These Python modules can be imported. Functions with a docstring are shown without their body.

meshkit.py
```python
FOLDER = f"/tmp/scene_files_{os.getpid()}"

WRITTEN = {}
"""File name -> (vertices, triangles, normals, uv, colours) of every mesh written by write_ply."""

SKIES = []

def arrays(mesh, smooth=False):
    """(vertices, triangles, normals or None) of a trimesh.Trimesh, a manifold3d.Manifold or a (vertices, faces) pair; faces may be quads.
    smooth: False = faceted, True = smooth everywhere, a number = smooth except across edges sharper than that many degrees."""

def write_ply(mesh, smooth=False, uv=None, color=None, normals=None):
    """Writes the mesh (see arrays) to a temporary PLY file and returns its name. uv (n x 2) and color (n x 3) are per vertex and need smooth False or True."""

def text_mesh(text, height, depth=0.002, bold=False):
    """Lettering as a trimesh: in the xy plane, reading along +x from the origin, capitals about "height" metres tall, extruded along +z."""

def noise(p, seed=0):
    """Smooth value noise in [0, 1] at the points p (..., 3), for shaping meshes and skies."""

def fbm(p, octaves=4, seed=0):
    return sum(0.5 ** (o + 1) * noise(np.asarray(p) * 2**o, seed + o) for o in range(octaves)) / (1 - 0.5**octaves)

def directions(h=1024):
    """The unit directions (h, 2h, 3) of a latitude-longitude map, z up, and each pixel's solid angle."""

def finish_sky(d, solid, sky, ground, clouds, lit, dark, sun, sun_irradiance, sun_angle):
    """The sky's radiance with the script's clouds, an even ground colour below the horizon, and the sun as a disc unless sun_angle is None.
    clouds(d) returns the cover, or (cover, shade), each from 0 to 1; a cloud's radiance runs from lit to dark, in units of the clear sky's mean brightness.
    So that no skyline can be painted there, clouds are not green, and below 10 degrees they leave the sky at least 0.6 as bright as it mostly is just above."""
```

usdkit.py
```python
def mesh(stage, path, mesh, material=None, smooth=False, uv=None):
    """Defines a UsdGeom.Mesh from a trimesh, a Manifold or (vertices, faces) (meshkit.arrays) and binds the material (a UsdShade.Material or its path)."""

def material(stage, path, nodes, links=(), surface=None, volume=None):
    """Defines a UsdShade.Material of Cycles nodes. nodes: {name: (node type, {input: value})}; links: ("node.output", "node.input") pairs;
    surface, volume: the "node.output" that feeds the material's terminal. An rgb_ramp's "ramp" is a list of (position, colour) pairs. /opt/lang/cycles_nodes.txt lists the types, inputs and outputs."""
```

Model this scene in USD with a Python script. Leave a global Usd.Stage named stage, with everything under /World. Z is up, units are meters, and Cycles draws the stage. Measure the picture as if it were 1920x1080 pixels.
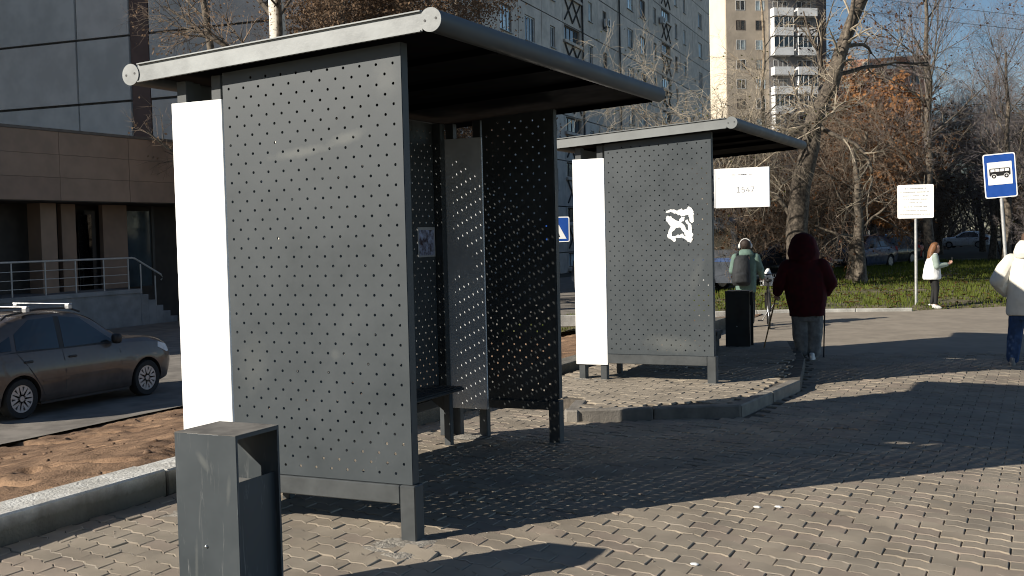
import math, numpy as np, trimesh, usdkit, meshkit
import manifold3d as m3
from shapely.geometry import Polygon, Point, box as sbox
from pxr import Usd, UsdGeom, UsdLux, UsdShade, Gf, Sdf

stage = Usd.Stage.CreateInMemory()
UsdGeom.SetStageUpAxis(stage, 'Z'); UsdGeom.SetStageMetersPerUnit(stage, 1.0)
UsdGeom.Xform.Define(stage, '/World'); UsdGeom.Scope.Define(stage, '/World/Looks')
# ------------------------------------------------------------------ camera, sky, sun, exposure
EXPOSURE = 0.55
SUN_AZ, SUN_EL = math.radians(39.3 + 180), math.radians(25.5)
CAM = np.array([3.2368, -5.4139, 1.72])
F = np.array([-0.4304819, 0.90138291, -0.04684212]); R = np.array([0.90259833, 0.42982908, -0.02373203]); U = np.array([0.00125754, 0.05249583, 0.99862035])
cam = UsdGeom.Camera.Define(stage, '/World/camera')
cam.AddTransformOp().Set(Gf.Matrix4d(*R, 0, *U, 0, *(-F), 0, *CAM, 1))
cam.CreateHorizontalApertureAttr(36.0); cam.CreateVerticalApertureAttr(20.25); cam.CreateFocalLengthAttr(36 * 2100.288 / 1920)
cam.CreateFStopAttr(0.0); cam.CreateExposureAttr(EXPOSURE)
TOSUN = np.array([math.sin(SUN_AZ) * math.cos(SUN_EL), math.cos(SUN_AZ) * math.cos(SUN_EL), math.sin(SUN_EL)])
dome = UsdLux.DomeLight.Define(stage, '/World/sky')
dome.CreateIntensityAttr(1.0)
skym = usdkit.material(stage, '/World/Looks/sky', {
    'sky': ('sky_texture', {'sky_type': 'single_scattering', 'sun_disc': False, 'sun_elevation': SUN_EL, 'sun_rotation': math.atan2(TOSUN[0], TOSUN[1]), 'air_density': 1.0, 'aerosol_density': 0.35, 'ozone_density': 3.0}),
    'h': ('hsv', {'hue': 0.5, 'saturation': 1.02, 'value': 1.0, 'fac': 1.0}), 'bg': ('background_shader', {'strength': 0.052})}, [('sky.color', 'h.color'), ('h.color', 'bg.color')], surface='bg.background')
UsdShade.MaterialBindingAPI.Apply(dome.GetPrim()).Bind(skym)
dome.GetPrim().SetCustomDataByKey('kind', 'structure')
sun = UsdLux.DistantLight.Define(stage, '/World/sun')
sun.CreateIntensityAttr(1.25); sun.CreateAngleAttr(0.48); sun.CreateColorAttr(Gf.Vec3f(1.0, 0.93, 0.82))
sun.GetPrim().CreateAttribute('inputs:normalize', Sdf.ValueTypeNames.Bool).Set(True)
zax = TOSUN; xax = np.cross([0, 0, 1], zax); xax /= np.linalg.norm(xax); yax = np.cross(zax, xax)
sun.AddTransformOp().Set(Gf.Matrix4d(*xax, 0, *yax, 0, *zax, 0, 0, 0, 60, 1))
rng = np.random.default_rng(7)
# ------------------------------------------------------------------ scene helpers
_used = {}
def numbered(parent, name):
    k = (str(parent), name); n = _used.get(k, 0); _used[k] = n + 1
    return f'{parent}/{name}' if n == 0 else f'{parent}/{name}_{n:03d}'
def tag(prim, label=None, cat=None, group=None, kind=None):
    prim = prim.GetPrim() if hasattr(prim, 'GetPrim') else prim
    for k, v in (('label', label), ('category', cat), ('group', group), ('kind', kind)):
        if v: prim.SetCustomDataByKey(k, v)
    return prim
def thing(name, label, cat, loc=(0, 0, 0), rz=0, group=None, kind=None, scale=None):
    x = UsdGeom.Xform.Define(stage, numbered('/World', name))
    x.AddTranslateOp().Set(Gf.Vec3d(*map(float, loc)))
    if rz: x.AddRotateZOp().Set(float(rz))
    if scale: x.AddScaleOp().Set(Gf.Vec3f(scale, scale, scale))
    tag(x, label, cat, group, kind)
    return str(x.GetPath())
def part(parent, name, mesh, mat, label=None, smooth=False, kind=None):
    p = usdkit.mesh(stage, numbered(parent, name), mesh, mat, smooth)
    tag(p, label, kind=kind)
    return str(p.GetPath())
def single(name, mesh, mat, label, cat, group=None, kind=None, smooth=False):
    p = usdkit.mesh(stage, numbered('/World', name), mesh, mat, smooth); tag(p, label, cat, group, kind); return str(p.GetPath())
def struct(name, label=None, kind='structure'):
    x = UsdGeom.Xform.Define(stage, numbered('/World', name)); tag(x, label, kind=kind); return str(x.GetPath())
# ------------------------------------------------------------------ materials
_mats = {}
def M(name, col, rough=0.7, var=0.15, scale=3.0, bump=0.0, bscale=40.0, metal=0.0, spec=0.4, rnd=0.0, island=0.0, detail=6, col2=None, lo=0.38, hi=0.62, coat=0.0):
    if name in _mats: return _mats[name]
    a = np.array(col) * (1 - var); b = np.array(col2) if col2 is not None else np.array(col) * (1 + var)
    nodes = {'g': ('geometry', {}), 'n': ('noise_texture', {'scale': scale, 'detail': detail, 'roughness': 0.62}),
             'r': ('rgb_ramp', {'ramp': [(lo, tuple(a)), (hi, tuple(b))]}),
             'p': ('principled_bsdf', {'roughness': rough, 'metallic': metal, 'specular_ior_level': spec, 'coat_weight': coat})}
    links = [('g.position', 'n.vector'), ('n.fac', 'r.fac')]
    src = 'r.color'
    if rnd or island:
        nodes['oi'] = ('object_info', {}); s = 'oi.random' if rnd else 'g.random_per_island'; k = rnd or island
        nodes['mr'] = ('map_range', {'from_min': 0.0, 'from_max': 1.0, 'to_min': 1 - k, 'to_max': 1 + k})
        nodes['hs'] = ('hsv', {'hue': 0.5, 'saturation': 1.0, 'fac': 1.0})
        links += [(s, 'mr.value'), ('mr.result', 'hs.value'), (src, 'hs.color')]; src = 'hs.color'
    links.append((src, 'p.base_color'))
    if bump:
        nodes['bn'] = ('noise_texture', {'scale': bscale, 'detail': 5.0, 'roughness': 0.6}); nodes['b'] = ('bump', {'strength': bump, 'distance': 0.02})
        links += [('g.position', 'bn.vector'), ('bn.fac', 'b.height'), ('b.normal', 'p.normal')]
    # roughness wobble
    nodes['rr'] = ('map_range', {'from_min': 0.3, 'from_max': 0.7, 'to_min': max(rough - .1, .03), 'to_max': min(rough + .1, 1)})
    links += [('n.fac', 'rr.value'), ('rr.result', 'p.roughness')]
    _mats[name] = usdkit.material(stage, '/World/Looks/' + name, nodes, links, surface='p.BSDF')
    return _mats[name]
def Mleaf(name, c1, c2):
    if name in _mats: return _mats[name]
    _mats[name] = usdkit.material(stage, '/World/Looks/' + name, {
        'g': ('geometry', {}), 'r': ('rgb_ramp', {'ramp': [(0, c1), (1, c2)]}), 'd': ('diffuse_bsdf', {}), 't': ('translucent_bsdf', {}), 'm': ('mix_closure', {'fac': 0.3})},
        [('g.random_per_island', 'r.fac'), ('r.color', 'd.color'), ('r.color', 't.color'), ('d.BSDF', 'm.closure1'), ('t.BSDF', 'm.closure2')], surface='m.closure')
    return _mats[name]
def Mglass(name, tint=(.75, .85, .88), ref=0.0):
    if name in _mats: return _mats[name]
    _mats[name] = usdkit.material(stage, '/World/Looks/' + name, {
        'f': ('fresnel', {'IOR': 1.5}), 't': ('transparent_bsdf', {'color': tint}), 'gl': ('glossy_bsdf', {'roughness': 0.02, 'color': (.95, .95, .95)}),
        'mx': ('math', {'math_type': 'maximum', 'value2': 0.08 + ref}), 'm': ('mix_closure', {})},
        [('f.fac', 'mx.value1'), ('mx.value', 'm.fac'), ('t.BSDF', 'm.closure1'), ('gl.BSDF', 'm.closure2')], surface='m.closure')
    return _mats[name]
def Mpanel(name, smears, wear=.66):
    """charcoal powder-coated sheet with dust, scuffs and wiped streaks: smears = (location, rotation y, scale, strength)"""
    nodes = {'g': ('geometry', {}), 'n': ('noise_texture', {'scale': 1.7, 'detail': 7, 'roughness': .65}),
             'r': ('rgb_ramp', {'ramp': [(.3, (.037, .045, .050)), (.55, (.046, .055, .061)), (.75, (.060, .069, .074))]}),
             'm2': ('mapping', {'scale': (30.0, 30.0, 3.0)}), 'n2': ('noise_texture', {'scale': 1.0, 'detail': 5, 'roughness': .7, 'distortion': 1.0}),
             'r2': ('rgb_ramp', {'ramp': [(wear, (0, 0, 0)), (wear + .12, (.55, .55, .55))]}),
             'sep': ('separate_xyz', {}), 'hz': ('map_range', {'from_min': .95, 'from_max': .25, 'to_min': .05, 'to_max': .9, 'clamp': True}),
             'mu': ('math', {'math_type': 'multiply'}), 'mx': ('mix', {'mix_type': 'mix', 'color2': (.30, .30, .29)}),
             'p': ('principled_bsdf', {'roughness': .5, 'specular_ior_level': .35}),
             'rr': ('map_range', {'from_min': .3, 'from_max': .7, 'to_min': .38, 'to_max': .58}),
             'bn': ('noise_texture', {'scale': 5.0, 'detail': 2}), 'b': ('bump', {'strength': .05, 'distance': .02})}
    links = [('g.position', 'n.vector'), ('n.fac', 'r.fac'), ('g.position', 'm2.vector'), ('m2.vector', 'n2.vector'), ('n2.fac', 'r2.fac'), ('g.position', 'sep.vector'), ('sep.z', 'hz.value'),
             ('r2.color', 'mu.value1'), ('hz.result', 'mu.value2'), ('mu.value', 'mx.fac'), ('r.color', 'mx.color1'), ('n.fac', 'rr.value'), ('rr.result', 'p.roughness'), ('g.position', 'bn.vector'), ('bn.fac', 'b.height'), ('b.normal', 'p.normal')]
    src = 'mx.color'
    for i, (loc, rot, sc, st) in enumerate(smears):
        nodes[f'sm{i}'] = ('mapping', {'mapping_type': 'texture', 'location': loc, 'rotation': (0, rot, 0), 'scale': sc})
        nodes[f'sg{i}'] = ('gradient_texture', {'gradient_type': 'spherical'})
        nodes[f'sn{i}'] = ('noise_texture', {'scale': 22.0, 'detail': 6, 'roughness': .7})
        nodes[f'sa{i}'] = ('math', {'math_type': 'multiply_add', 'value2': .75}); nodes[f'sr{i}'] = ('map_range', {'from_min': .62, 'from_max': 1.15, 'to_min': 0, 'to_max': st * .9, 'clamp': True})
        nodes[f'sx{i}'] = ('mix', {'mix_type': 'mix', 'color2': (.092, .099, .097)})
        links += [('g.position', f'sm{i}.vector'), (f'sm{i}.vector', f'sg{i}.vector'), ('g.position', f'sn{i}.vector'), (f'sn{i}.fac', f'sa{i}.value1'), (f'sg{i}.fac', f'sa{i}.value3'),
                  (f'sa{i}.value', f'sr{i}.value'), (f'sr{i}.result', f'sx{i}.fac'), (src, f'sx{i}.color1')]
        src = f'sx{i}.color'
    links.append((src, 'p.base_color'))
    _mats[name] = usdkit.material(stage, '/World/Looks/' + name, nodes, links, surface='p.BSDF'); return _mats[name]
# ------------------------------------------------------------------ mesh helpers
cat = lambda ms: trimesh.util.concatenate([m for m in ms])
def T(m, t): m = m.copy(); m.apply_translation(t); return m
def RZ(m, deg):
    m = m.copy(); m.apply_transform(trimesh.transformations.rotation_matrix(math.radians(deg), [0, 0, 1])); return m
def bx(x0, x1, y0, y1, z0, z1):
    m = trimesh.creation.box([x1 - x0, y1 - y0, z1 - z0]); m.apply_translation([(x0 + x1) / 2, (y0 + y1) / 2, (z0 + z1) / 2]); return m
def man2tri(m):
    q = m.to_mesh(); return trimesh.Trimesh(q.vert_properties[:, :3], q.tri_verts, process=False)
def rb(x0, x1, y0, y1, z0, z1, r=.008, s=8):
    """box with rounded vertical and horizontal edges"""
    r = min(r, (x1 - x0) / 2.01, (y1 - y0) / 2.01, (z1 - z0) / 2.01)
    b = m3.Manifold.sphere(r, s)
    return man2tri(m3.Manifold.batch_hull([b.translate([x, y, z]) for x in (x0 + r, x1 - r) for y in (y0 + r, y1 - r) for z in (z0 + r, z1 - r)]))
def cham(x0, x1, y0, y1, z0, z1, c=.01):
    pts = []
    for sx, x in ((-1, x0), (1, x1)):
        for sy, y in ((-1, y0), (1, y1)):
            for sz, z in ((-1, z0), (1, z1)):
                pts += [(x - sx * c, y, z), (x, y - sy * c, z), (x, y, z - sz * c)] if False else [(x - sx * c, y - sy * c, z), (x - sx * c, y, z - sz * c), (x, y - sy * c, z - sz * c)]
    return trimesh.convex.convex_hull(np.array(pts))
def tubeline(P, r, s=8, caps=True):
    P = np.asarray(P, float); n = len(P); rr = np.broadcast_to(np.asarray(r, float), (n,))
    return tubes(P[None], rr[None], s, caps)
def tubes(P, Rr, s=3, caps=False):
    N, K, _ = P.shape
    tg = np.gradient(P, axis=1); tg /= np.maximum(np.linalg.norm(tg, axis=2, keepdims=True), 1e-9)
    mean = tg.mean(1); ref = np.where(np.abs(mean[:, 2:3]) > .8, [[1., 0, 0]], [[0, 0, 1.]])
    a = np.cross(tg, ref[:, None, :]); a /= np.maximum(np.linalg.norm(a, axis=2, keepdims=True), 1e-9); b = np.cross(tg, a)
    th = np.arange(s) / s * 2 * np.pi
    ring = P[:, :, None, :] + Rr[:, :, None, None] * (np.cos(th)[None, None, :, None] * a[:, :, None, :] + np.sin(th)[None, None, :, None] * b[:, :, None, :])
    v = ring.reshape(-1, 3)
    i = np.arange(K - 1)[:, None] * s; j = np.arange(s)[None]; jn = (j + 1) % s
    q = np.stack([i + j, i + jn, i + s + jn, i + s + j], -1).reshape(-1, 4)
    f = np.vstack([q[:, [0, 1, 2]], q[:, [0, 2, 3]]])
    if caps:
        c = [[0, k + 1, k] for k in range(1, s - 1)] + [[(K - 1) * s, (K - 1) * s + k, (K - 1) * s + k + 1] for k in range(1, s - 1)]
        f = np.vstack([f, c])
    f = (f[None] + (np.arange(N) * K * s)[:, None, None]).reshape(-1, 3)
    return trimesh.Trimesh(v, f[:, ::-1], process=False)
def cyl(p0, p1, r, s=16, r1=None):
    return tubeline([p0, p1], [r, r if r1 is None else r1], s)
def prism(poly, h0, h1, axis='z'):
    """extrude list of 2-D points; axis 'y': points are (x,z) and it runs along y; axis 'x': points are (y,z)"""
    m = trimesh.creation.extrude_polygon(Polygon(poly) if not isinstance(poly, Polygon) else poly, h1 - h0, engine='earcut')
    v = m.vertices.copy(); v[:, 2] += h0
    if axis == 'y': m = trimesh.Trimesh(np.c_[v[:, 0], v[:, 2], v[:, 1]], m.faces[:, ::-1], process=False)
    elif axis == 'x': m = trimesh.Trimesh(np.c_[v[:, 2], v[:, 0], v[:, 1]], m.faces, process=False)
    else: m = trimesh.Trimesh(v, m.faces, process=False)
    return m
def loft(rings):
    """closed body from equal-length rings of points"""
    rings = np.asarray(rings, float); n, k, _ = rings.shape
    v = np.vstack([rings.reshape(-1, 3), rings[0].mean(0), rings[-1].mean(0)])
    f = []
    for i in range(n - 1):
        for j in range(k):
            a, b = i * k + j, i * k + (j + 1) % k; c, d = a + k, b + k
            f += [[a, b, d], [a, d, c]]
    for j in range(k): f += [[n * k, (j + 1) % k, j], [n * k + 1, (n - 1) * k + j, (n - 1) * k + (j + 1) % k]]
    m = trimesh.Trimesh(v, f, process=False)
    if m.volume < 0: m.invert()
    return m
def tri2man(m): return m3.Manifold(m3.Mesh(np.asarray(m.vertices, np.float32), np.asarray(m.faces, np.uint32)))
def grid(x0, x1, y0, y1, nx, ny, zf):
    X, Y = np.meshgrid(np.linspace(x0, x1, nx), np.linspace(y0, y1, ny), indexing='ij')
    v = np.c_[X.ravel(), Y.ravel(), zf(X.ravel(), Y.ravel())]
    i, j = np.meshgrid(np.arange(nx - 1), np.arange(ny - 1), indexing='ij'); a = (i * ny + j).ravel()
    f = np.vstack([np.c_[a, a + ny, a + ny + 1], np.c_[a, a + ny + 1, a + 1]])
    return trimesh.Trimesh(v, f, process=False)
def clipgrid(g, keep):
    c = g.triangles_center; m = keep(c[:, 0], c[:, 1]); g = trimesh.Trimesh(g.vertices, g.faces[m], process=False); g.remove_unreferenced_vertices(); return g
# ------------------------------------------------------------------ ground height
def S(t): t = np.clip(t, 0, 1); return t * t * (3 - 2 * t)
def pz(x, y):
    x = np.asarray(x, float); y = np.asarray(y, float)
    return -.10 * S((y - 1.2) / 3.6) - .03 * S((y - 6) / 8) - .07 * S((x - 1.3) / 3.0) * S((y - 2) / 6) * (1 - S((y - 14) / 8))
def tz(x, y):
    a = S((-2.5 - x) / 5.9); near = 1 - S((y - 11) / 6)
    return pz(np.maximum(x, -2.5), y) * (1 - a) + .14 * near * (1 - a) * (x < -2.4) - .66 * a
CL = Polygon([(-.97, 4.52), (.55, 5.34), (.62, 5.5), (.74, 7.3), (.35, 9.6), (-.25, 11.9), (-2.18, 11.9), (-2.18, 5.2), (-1.15, 5.2)])   # raised shelter platform
ISZ = .015
# ------------------------------------------------------------------ setting: ground
soil = M('soil', (.185, .108, .062), .95, .3, 2.2, bump=.7, bscale=45, col2=(.285, .178, .105))
asphalt = M('asphalt', (.20, .18, .155), .9, .22, 2.5, bump=.3, bscale=90)
concrete = M('kerb_concrete', (.36, .35, .32), .88, .2, 4, bump=.45, bscale=60)
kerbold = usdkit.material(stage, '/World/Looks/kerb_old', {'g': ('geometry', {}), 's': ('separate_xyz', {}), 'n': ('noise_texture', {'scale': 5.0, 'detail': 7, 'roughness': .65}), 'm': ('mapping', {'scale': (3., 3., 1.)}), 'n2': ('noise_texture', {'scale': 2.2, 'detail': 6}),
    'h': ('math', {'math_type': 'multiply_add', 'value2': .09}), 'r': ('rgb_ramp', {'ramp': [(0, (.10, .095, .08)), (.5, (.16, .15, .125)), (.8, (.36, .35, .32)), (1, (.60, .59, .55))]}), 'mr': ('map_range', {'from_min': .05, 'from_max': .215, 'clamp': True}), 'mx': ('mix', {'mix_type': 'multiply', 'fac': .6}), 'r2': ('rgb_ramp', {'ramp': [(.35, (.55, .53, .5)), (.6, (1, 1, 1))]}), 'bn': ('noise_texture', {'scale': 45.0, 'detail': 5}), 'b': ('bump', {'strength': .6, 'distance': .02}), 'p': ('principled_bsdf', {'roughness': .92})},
    [('g.position', 's.vector'), ('g.position', 'n.vector'), ('n.fac', 'h.value1'), ('s.z', 'h.value3'), ('h.value', 'mr.value'), ('mr.result', 'r.fac'), ('g.position', 'm.vector'), ('m.vector', 'n2.vector'), ('n2.fac', 'r2.fac'), ('r.color', 'mx.color1'), ('r2.color', 'mx.color2'), ('mx.color', 'p.base_color'), ('g.position', 'bn.vector'), ('bn.fac', 'b.height'), ('b.normal', 'p.normal')], surface='p.BSDF')  # height ramp paints a lit top and shaded face, along with stains
grassbase = M('grass_soil', (.10, .095, .04), .95, .3, 1.4, col2=(.17, .14, .085))
pave_far = M("paving_far", (.27, .23, .18), .85, .12, 3, bump=.3, bscale=25)
bed = M('joint_bed', (.10, .085, .068), .95, .3, 30)
ground = struct('ground')
part(ground, 'earth', clipgrid(grid(-400, 400, -40, 700, 120, 160, lambda x, y: tz(x, y) - .12 - .5 * (y < 24) - .25 * S((y - 60) / 60)), lambda x, y: (np.abs(x) < 400)), M('earth', (.06, .055, .035), .95, .3, .3), smooth=True)
def dz(x, y):
    w = np.c_[x, y, 0 * x]; e = S((-2.5 - x) / .35)
    gouge = np.clip(meshkit.fbm(w * [2.2, 5.0, 1] + 4, 3, 21) - .60, 0, 1)
    return tz(x, y) - .04 + .045 * meshkit.fbm(w * 1.3, 3, 3) + e * (.035 * (meshkit.fbm(w * 4.5 + 9, 4, 5) - .5) + .022 * (meshkit.fbm(w * 17, 3, 9) - .5) - .38 * gouge)
part(ground, 'dirt_strip', grid(-8.6, -2.42, -3.0, 20.0, 230, 700, lambda x, y: dz(x, y) - .04 * S((-8.0 - x) / .6)), soil, smooth=True)
k = rng.random((420, 4)); clod = []
for a in k[:170]:
    m = trimesh.creation.icosphere(1, .012 + .03 * a[2] ** 4); m.vertices *= (1, .8 + .5 * a[3], .7); m.vertices += .004 * rng.standard_normal(m.vertices.shape)
    x, y = -8.0 + 5.4 * a[0], -2 + 11 * a[1]; clod.append(T(m, (x, y, float(dz(np.array([x]), np.array([y]))[0]) + .004)))
part(ground, 'clods', cat(clod), M('clod', (.22, .14, .09), .95, .3, 9, island=.25), kind='stuff', smooth=True)
road = struct('road')
part(road, 'carriageway', grid(-20.7, -8.15, -6, 70, 40, 200, lambda x, y: -.655 + .012 * meshkit.fbm(np.c_[x, y, 0 * x], 3) - .004 * (y > 99)), asphalt, smooth=True)
# left kerb, a wide concrete edging
kerb = struct('left_kerb')
for i, (y0, y1) in enumerate([(-2.6, .42), (.428, 3.42), (3.428, 6.42), (6.428, 9.42), (9.428, 12.4), (12.408, 15.4)]):
    m = cham(-2.5, -2.205, y0, y1, -.2, .18, .012).subdivide().subdivide(); v = m.vertices
    m.vertices = v + .010 * (meshkit.fbm(v * 7, 3, 4)[:, None] - .5) * [1, 0, 1]
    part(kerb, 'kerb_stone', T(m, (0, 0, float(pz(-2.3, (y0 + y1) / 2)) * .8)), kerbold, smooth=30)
# ---- paving of wave shaped pavers
pavement = struct('pavement')
part(pavement, 'bedding', grid(-2.35, 9, -4, 21.2, 90, 200, lambda x, y: pz(x, y) - .014), bed, smooth=True)
H0 = np.array([.122, -.0345]); V1 = np.array([.0, .1325])
def wave(k, sub):
    """points along a course edge: k half periods from 0, offset from its start"""
    out = []
    for i in range(k):
        for s in sub:
            drop = np.clip((s - .5) / .42, 0, 1); drop = drop * drop * (3 - 2 * drop)
            out.append((H0[0] * (i + s), H0[1] * (i + drop)))
    out.append((H0[0] * k, H0[1] * k)); return np.array(out)
lowE = wave(2, (0, .55, .72, .86)); gap = .0035
def paver_outline(sub):
    e = wave(2, sub); low = e + [gap, gap * .55]; low[:, 0] = np.clip(low[:, 0], gap, 2 * H0[0] - gap)
    up = e + V1 - [0, gap * .55]; up[:, 0] = np.clip(up[:, 0], gap, 2 * H0[0] - gap)
    return np.vstack([low, up[::-1]])
def paver_mesh(sub, inset=.004):
    o = paver_outline(sub); pg = Polygon(o); t = pg.buffer(-inset, join_style=2).simplify(.0004)
    c = o.mean(0); n = len(o); inn = np.array([c + (p - c) * (1 - inset / max(np.linalg.norm(p - c), .03)) for p in o])
    v = np.vstack([np.c_[inn, np.zeros(n)], np.c_[o, np.full(n, -.004)], np.c_[o, np.full(n, -.02)]])
    tv, tf = trimesh.creation.triangulate_polygon(Polygon(inn), engine='earcut')
    # map back by nearest
    idx = np.array([np.argmin(((inn - p) ** 2).sum(1)) for p in tv]); f = [idx[tf][:, :]]
    nrm = np.cross(inn[f[0][0, 1]] - inn[f[0][0, 0]], inn[f[0][0, 2]] - inn[f[0][0, 0]])
    if nrm < 0: f[0] = f[0][:, ::-1]
    ccw = Polygon(o).exterior.is_ccw; w = []
    for i in range(n):
        j = (i + 1) % n
        for a in (0, n):
            q = [a + i, a + n + i, a + n + j, a + j] if ccw else [a + j, a + n + j, a + n + i, a + i]
            w += [[q[0], q[1], q[2]], [q[0], q[2], q[3]]]
    return v - [*c, 0], np.vstack([f[0], w]), c
pv, pf, pc = paver_mesh((0, .55, .86))
ij = []
for j in range(-60, 160):
    for i in range(-60, 80):
        o = np.array([.017, .018]) + i * 2 * H0 + j * (V1 + (H0 if j % 2 else 0 * H0)) - (0 if j % 2 == 0 else 0) * H0
        # even/odd courses are shifted by half a stone
        o = np.array([.017, .018]) + i * 2 * H0 + j * V1 + (j % 2) * H0
        ij.append(o)
org = np.array(ij); ctr = org + pc
rel = np.c_[ctr - CAM[:2], -1.72 + 0 * ctr[:, 0]]; dep = rel @ F; px = 960 + 2100 * (rel @ R) / np.maximum(dep, .1); py = 540 - 2100 * (rel @ U) / np.maximum(dep, .1)
inside = np.array([CL.buffer(.03).contains(Point(p)) for p in ctr]); isl_in = np.array([CL.buffer(-.2).contains(Point(p)) for p in ctr])
vis = (dep > 3.4) & (dep < 16.4) & (px > -60) & (px < 1990) & (py < 1130) & (ctr[:, 0] > -2.24)
show = vis & ~inside; showi = vis & isl_in
tone = [M(f'paver_{q}', c, .86, .17, 1.9, bump=.35, bscale=160, island=.10) for q, c in enumerate([(.30, .252, .193), (.315, .267, .206), (.286, .244, .19), (.298, .244, .192)])]
def place_pavers(C2, z):
    n = len(C2); r = rng.standard_normal((n, 3)) * [.0045, .005, .0015] * (1 + 1.2 * (rng.random((n, 1)) < .08))
    v = pv[None].repeat(n, 0).copy(); v[:, :, 2] += r[:, 0:1] * v[:, :, 0] / .12 * .3 + r[:, 1:2] * v[:, :, 1] / .06 * .25 + r[:, 2:3]
    v[:, :, :2] += C2[:, None, :]; v[:, :, 2] += z(v[:, :, 0], v[:, :, 1]); return v
C1 = ctr[show]; d1 = dep[show]; order = np.argsort(d1); V = place_pavers(C1, pz); tn = rng.integers(0, 4, len(C1))
onscreen = (px[show] > 0) & (px[show] < 1920) & (py[show] < 1080)
near = [o for o in order if onscreen[o]][:300]; nearset = set(near)
for o in near: part(pavement, 'paver', (V[o], pf), tone[tn[o]])
rest = np.array([o for o in range(len(C1)) if o not in nearset])
for q in range(4):
    sel = rest[tn[rest] == q]; vv = V[sel]
    part(pavement, 'pavers', (vv.reshape(-1, 3), (pf[None] + (np.arange(len(sel)) * len(pv))[:, None, None]).reshape(-1, 3)), tone[q], kind='stuff')
# sand in the long joints, patchy
def sand(C0, zf, keep):
    P = []
    for p in C0:
        if rng.random() < keep: P.append(p)
    if not P: return None
    P = np.array(P); e = wave(2, (.0, .55, .72, .86)); rel0 = e + V1 * 0 - pc
    n, kx = len(P), len(e); w = .0032 + .0022 * rng.random((n, kx, 1))
    A = P[:, None, :] + rel0[None]; lo = A - w * [0, 1]; hi = A + w * [0, 1]
    z = lambda a: zf(a[..., 0], a[..., 1])[..., None] + .0006 - .0035 * rng.random((n, 1, 1))
    v = np.concatenate([np.concatenate([lo, z(lo)], -1), np.concatenate([hi, z(hi)], -1)], 1)
    i = np.arange(kx - 1); f = np.vstack([np.c_[i, i + 1, i + 1 + kx], np.c_[i, i + 1 + kx, i + kx]])
    return v.reshape(-1, 3), (f[None] + (np.arange(n) * 2 * kx)[:, None, None]).reshape(-1, 3)
sandm = M('joint_sand', (.40, .345, .275), .95, .2, 25)
part(pavement, 'joint_sand', sand(C1[d1 < 10], pz, .48), sandm, kind='stuff')
# far part of the square, joints too small to pick apart
wx = lambda x, y: (np.array([(a - CAM[0]) * F[0] + (b - CAM[1]) * F[1] for a, b in zip(x, y)]) > 16.1) & ~np.array([CL.contains(Point(a, b)) for a, b in zip(x, y)])
farp = clipgrid(grid(-2.3, 14, 6, 28, 130, 176, lambda x, y: pz(x, y) - .002), lambda x, y: wx(x, y) & (y < np.interp(x, [-6.5, -3.36, -1.67, .7, 3, 14], [17.25, 18.86, 19.7, 20.6, 22.7, 27]) + .1))
part(pavement, 'far_paving', farp, pave_far, smooth=True)
plat = struct('shelter_platform')
isl = prism(CL.buffer(-.10), -.25, ISZ - .014); part(plat, 'bedding', isl, bed)
Vi = place_pavers(ctr[showi], lambda x, y: ISZ + 0 * x); part(plat, 'pavers', (Vi.reshape(-1, 3), (pf[None] + (np.arange(len(Vi)) * len(pv))[:, None, None]).reshape(-1, 3)), tone[1], kind='stuff')
part(plat, 'joint_sand', sand(ctr[showi], lambda x, y: ISZ + 0 * x, .5), sandm, kind='stuff')
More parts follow.
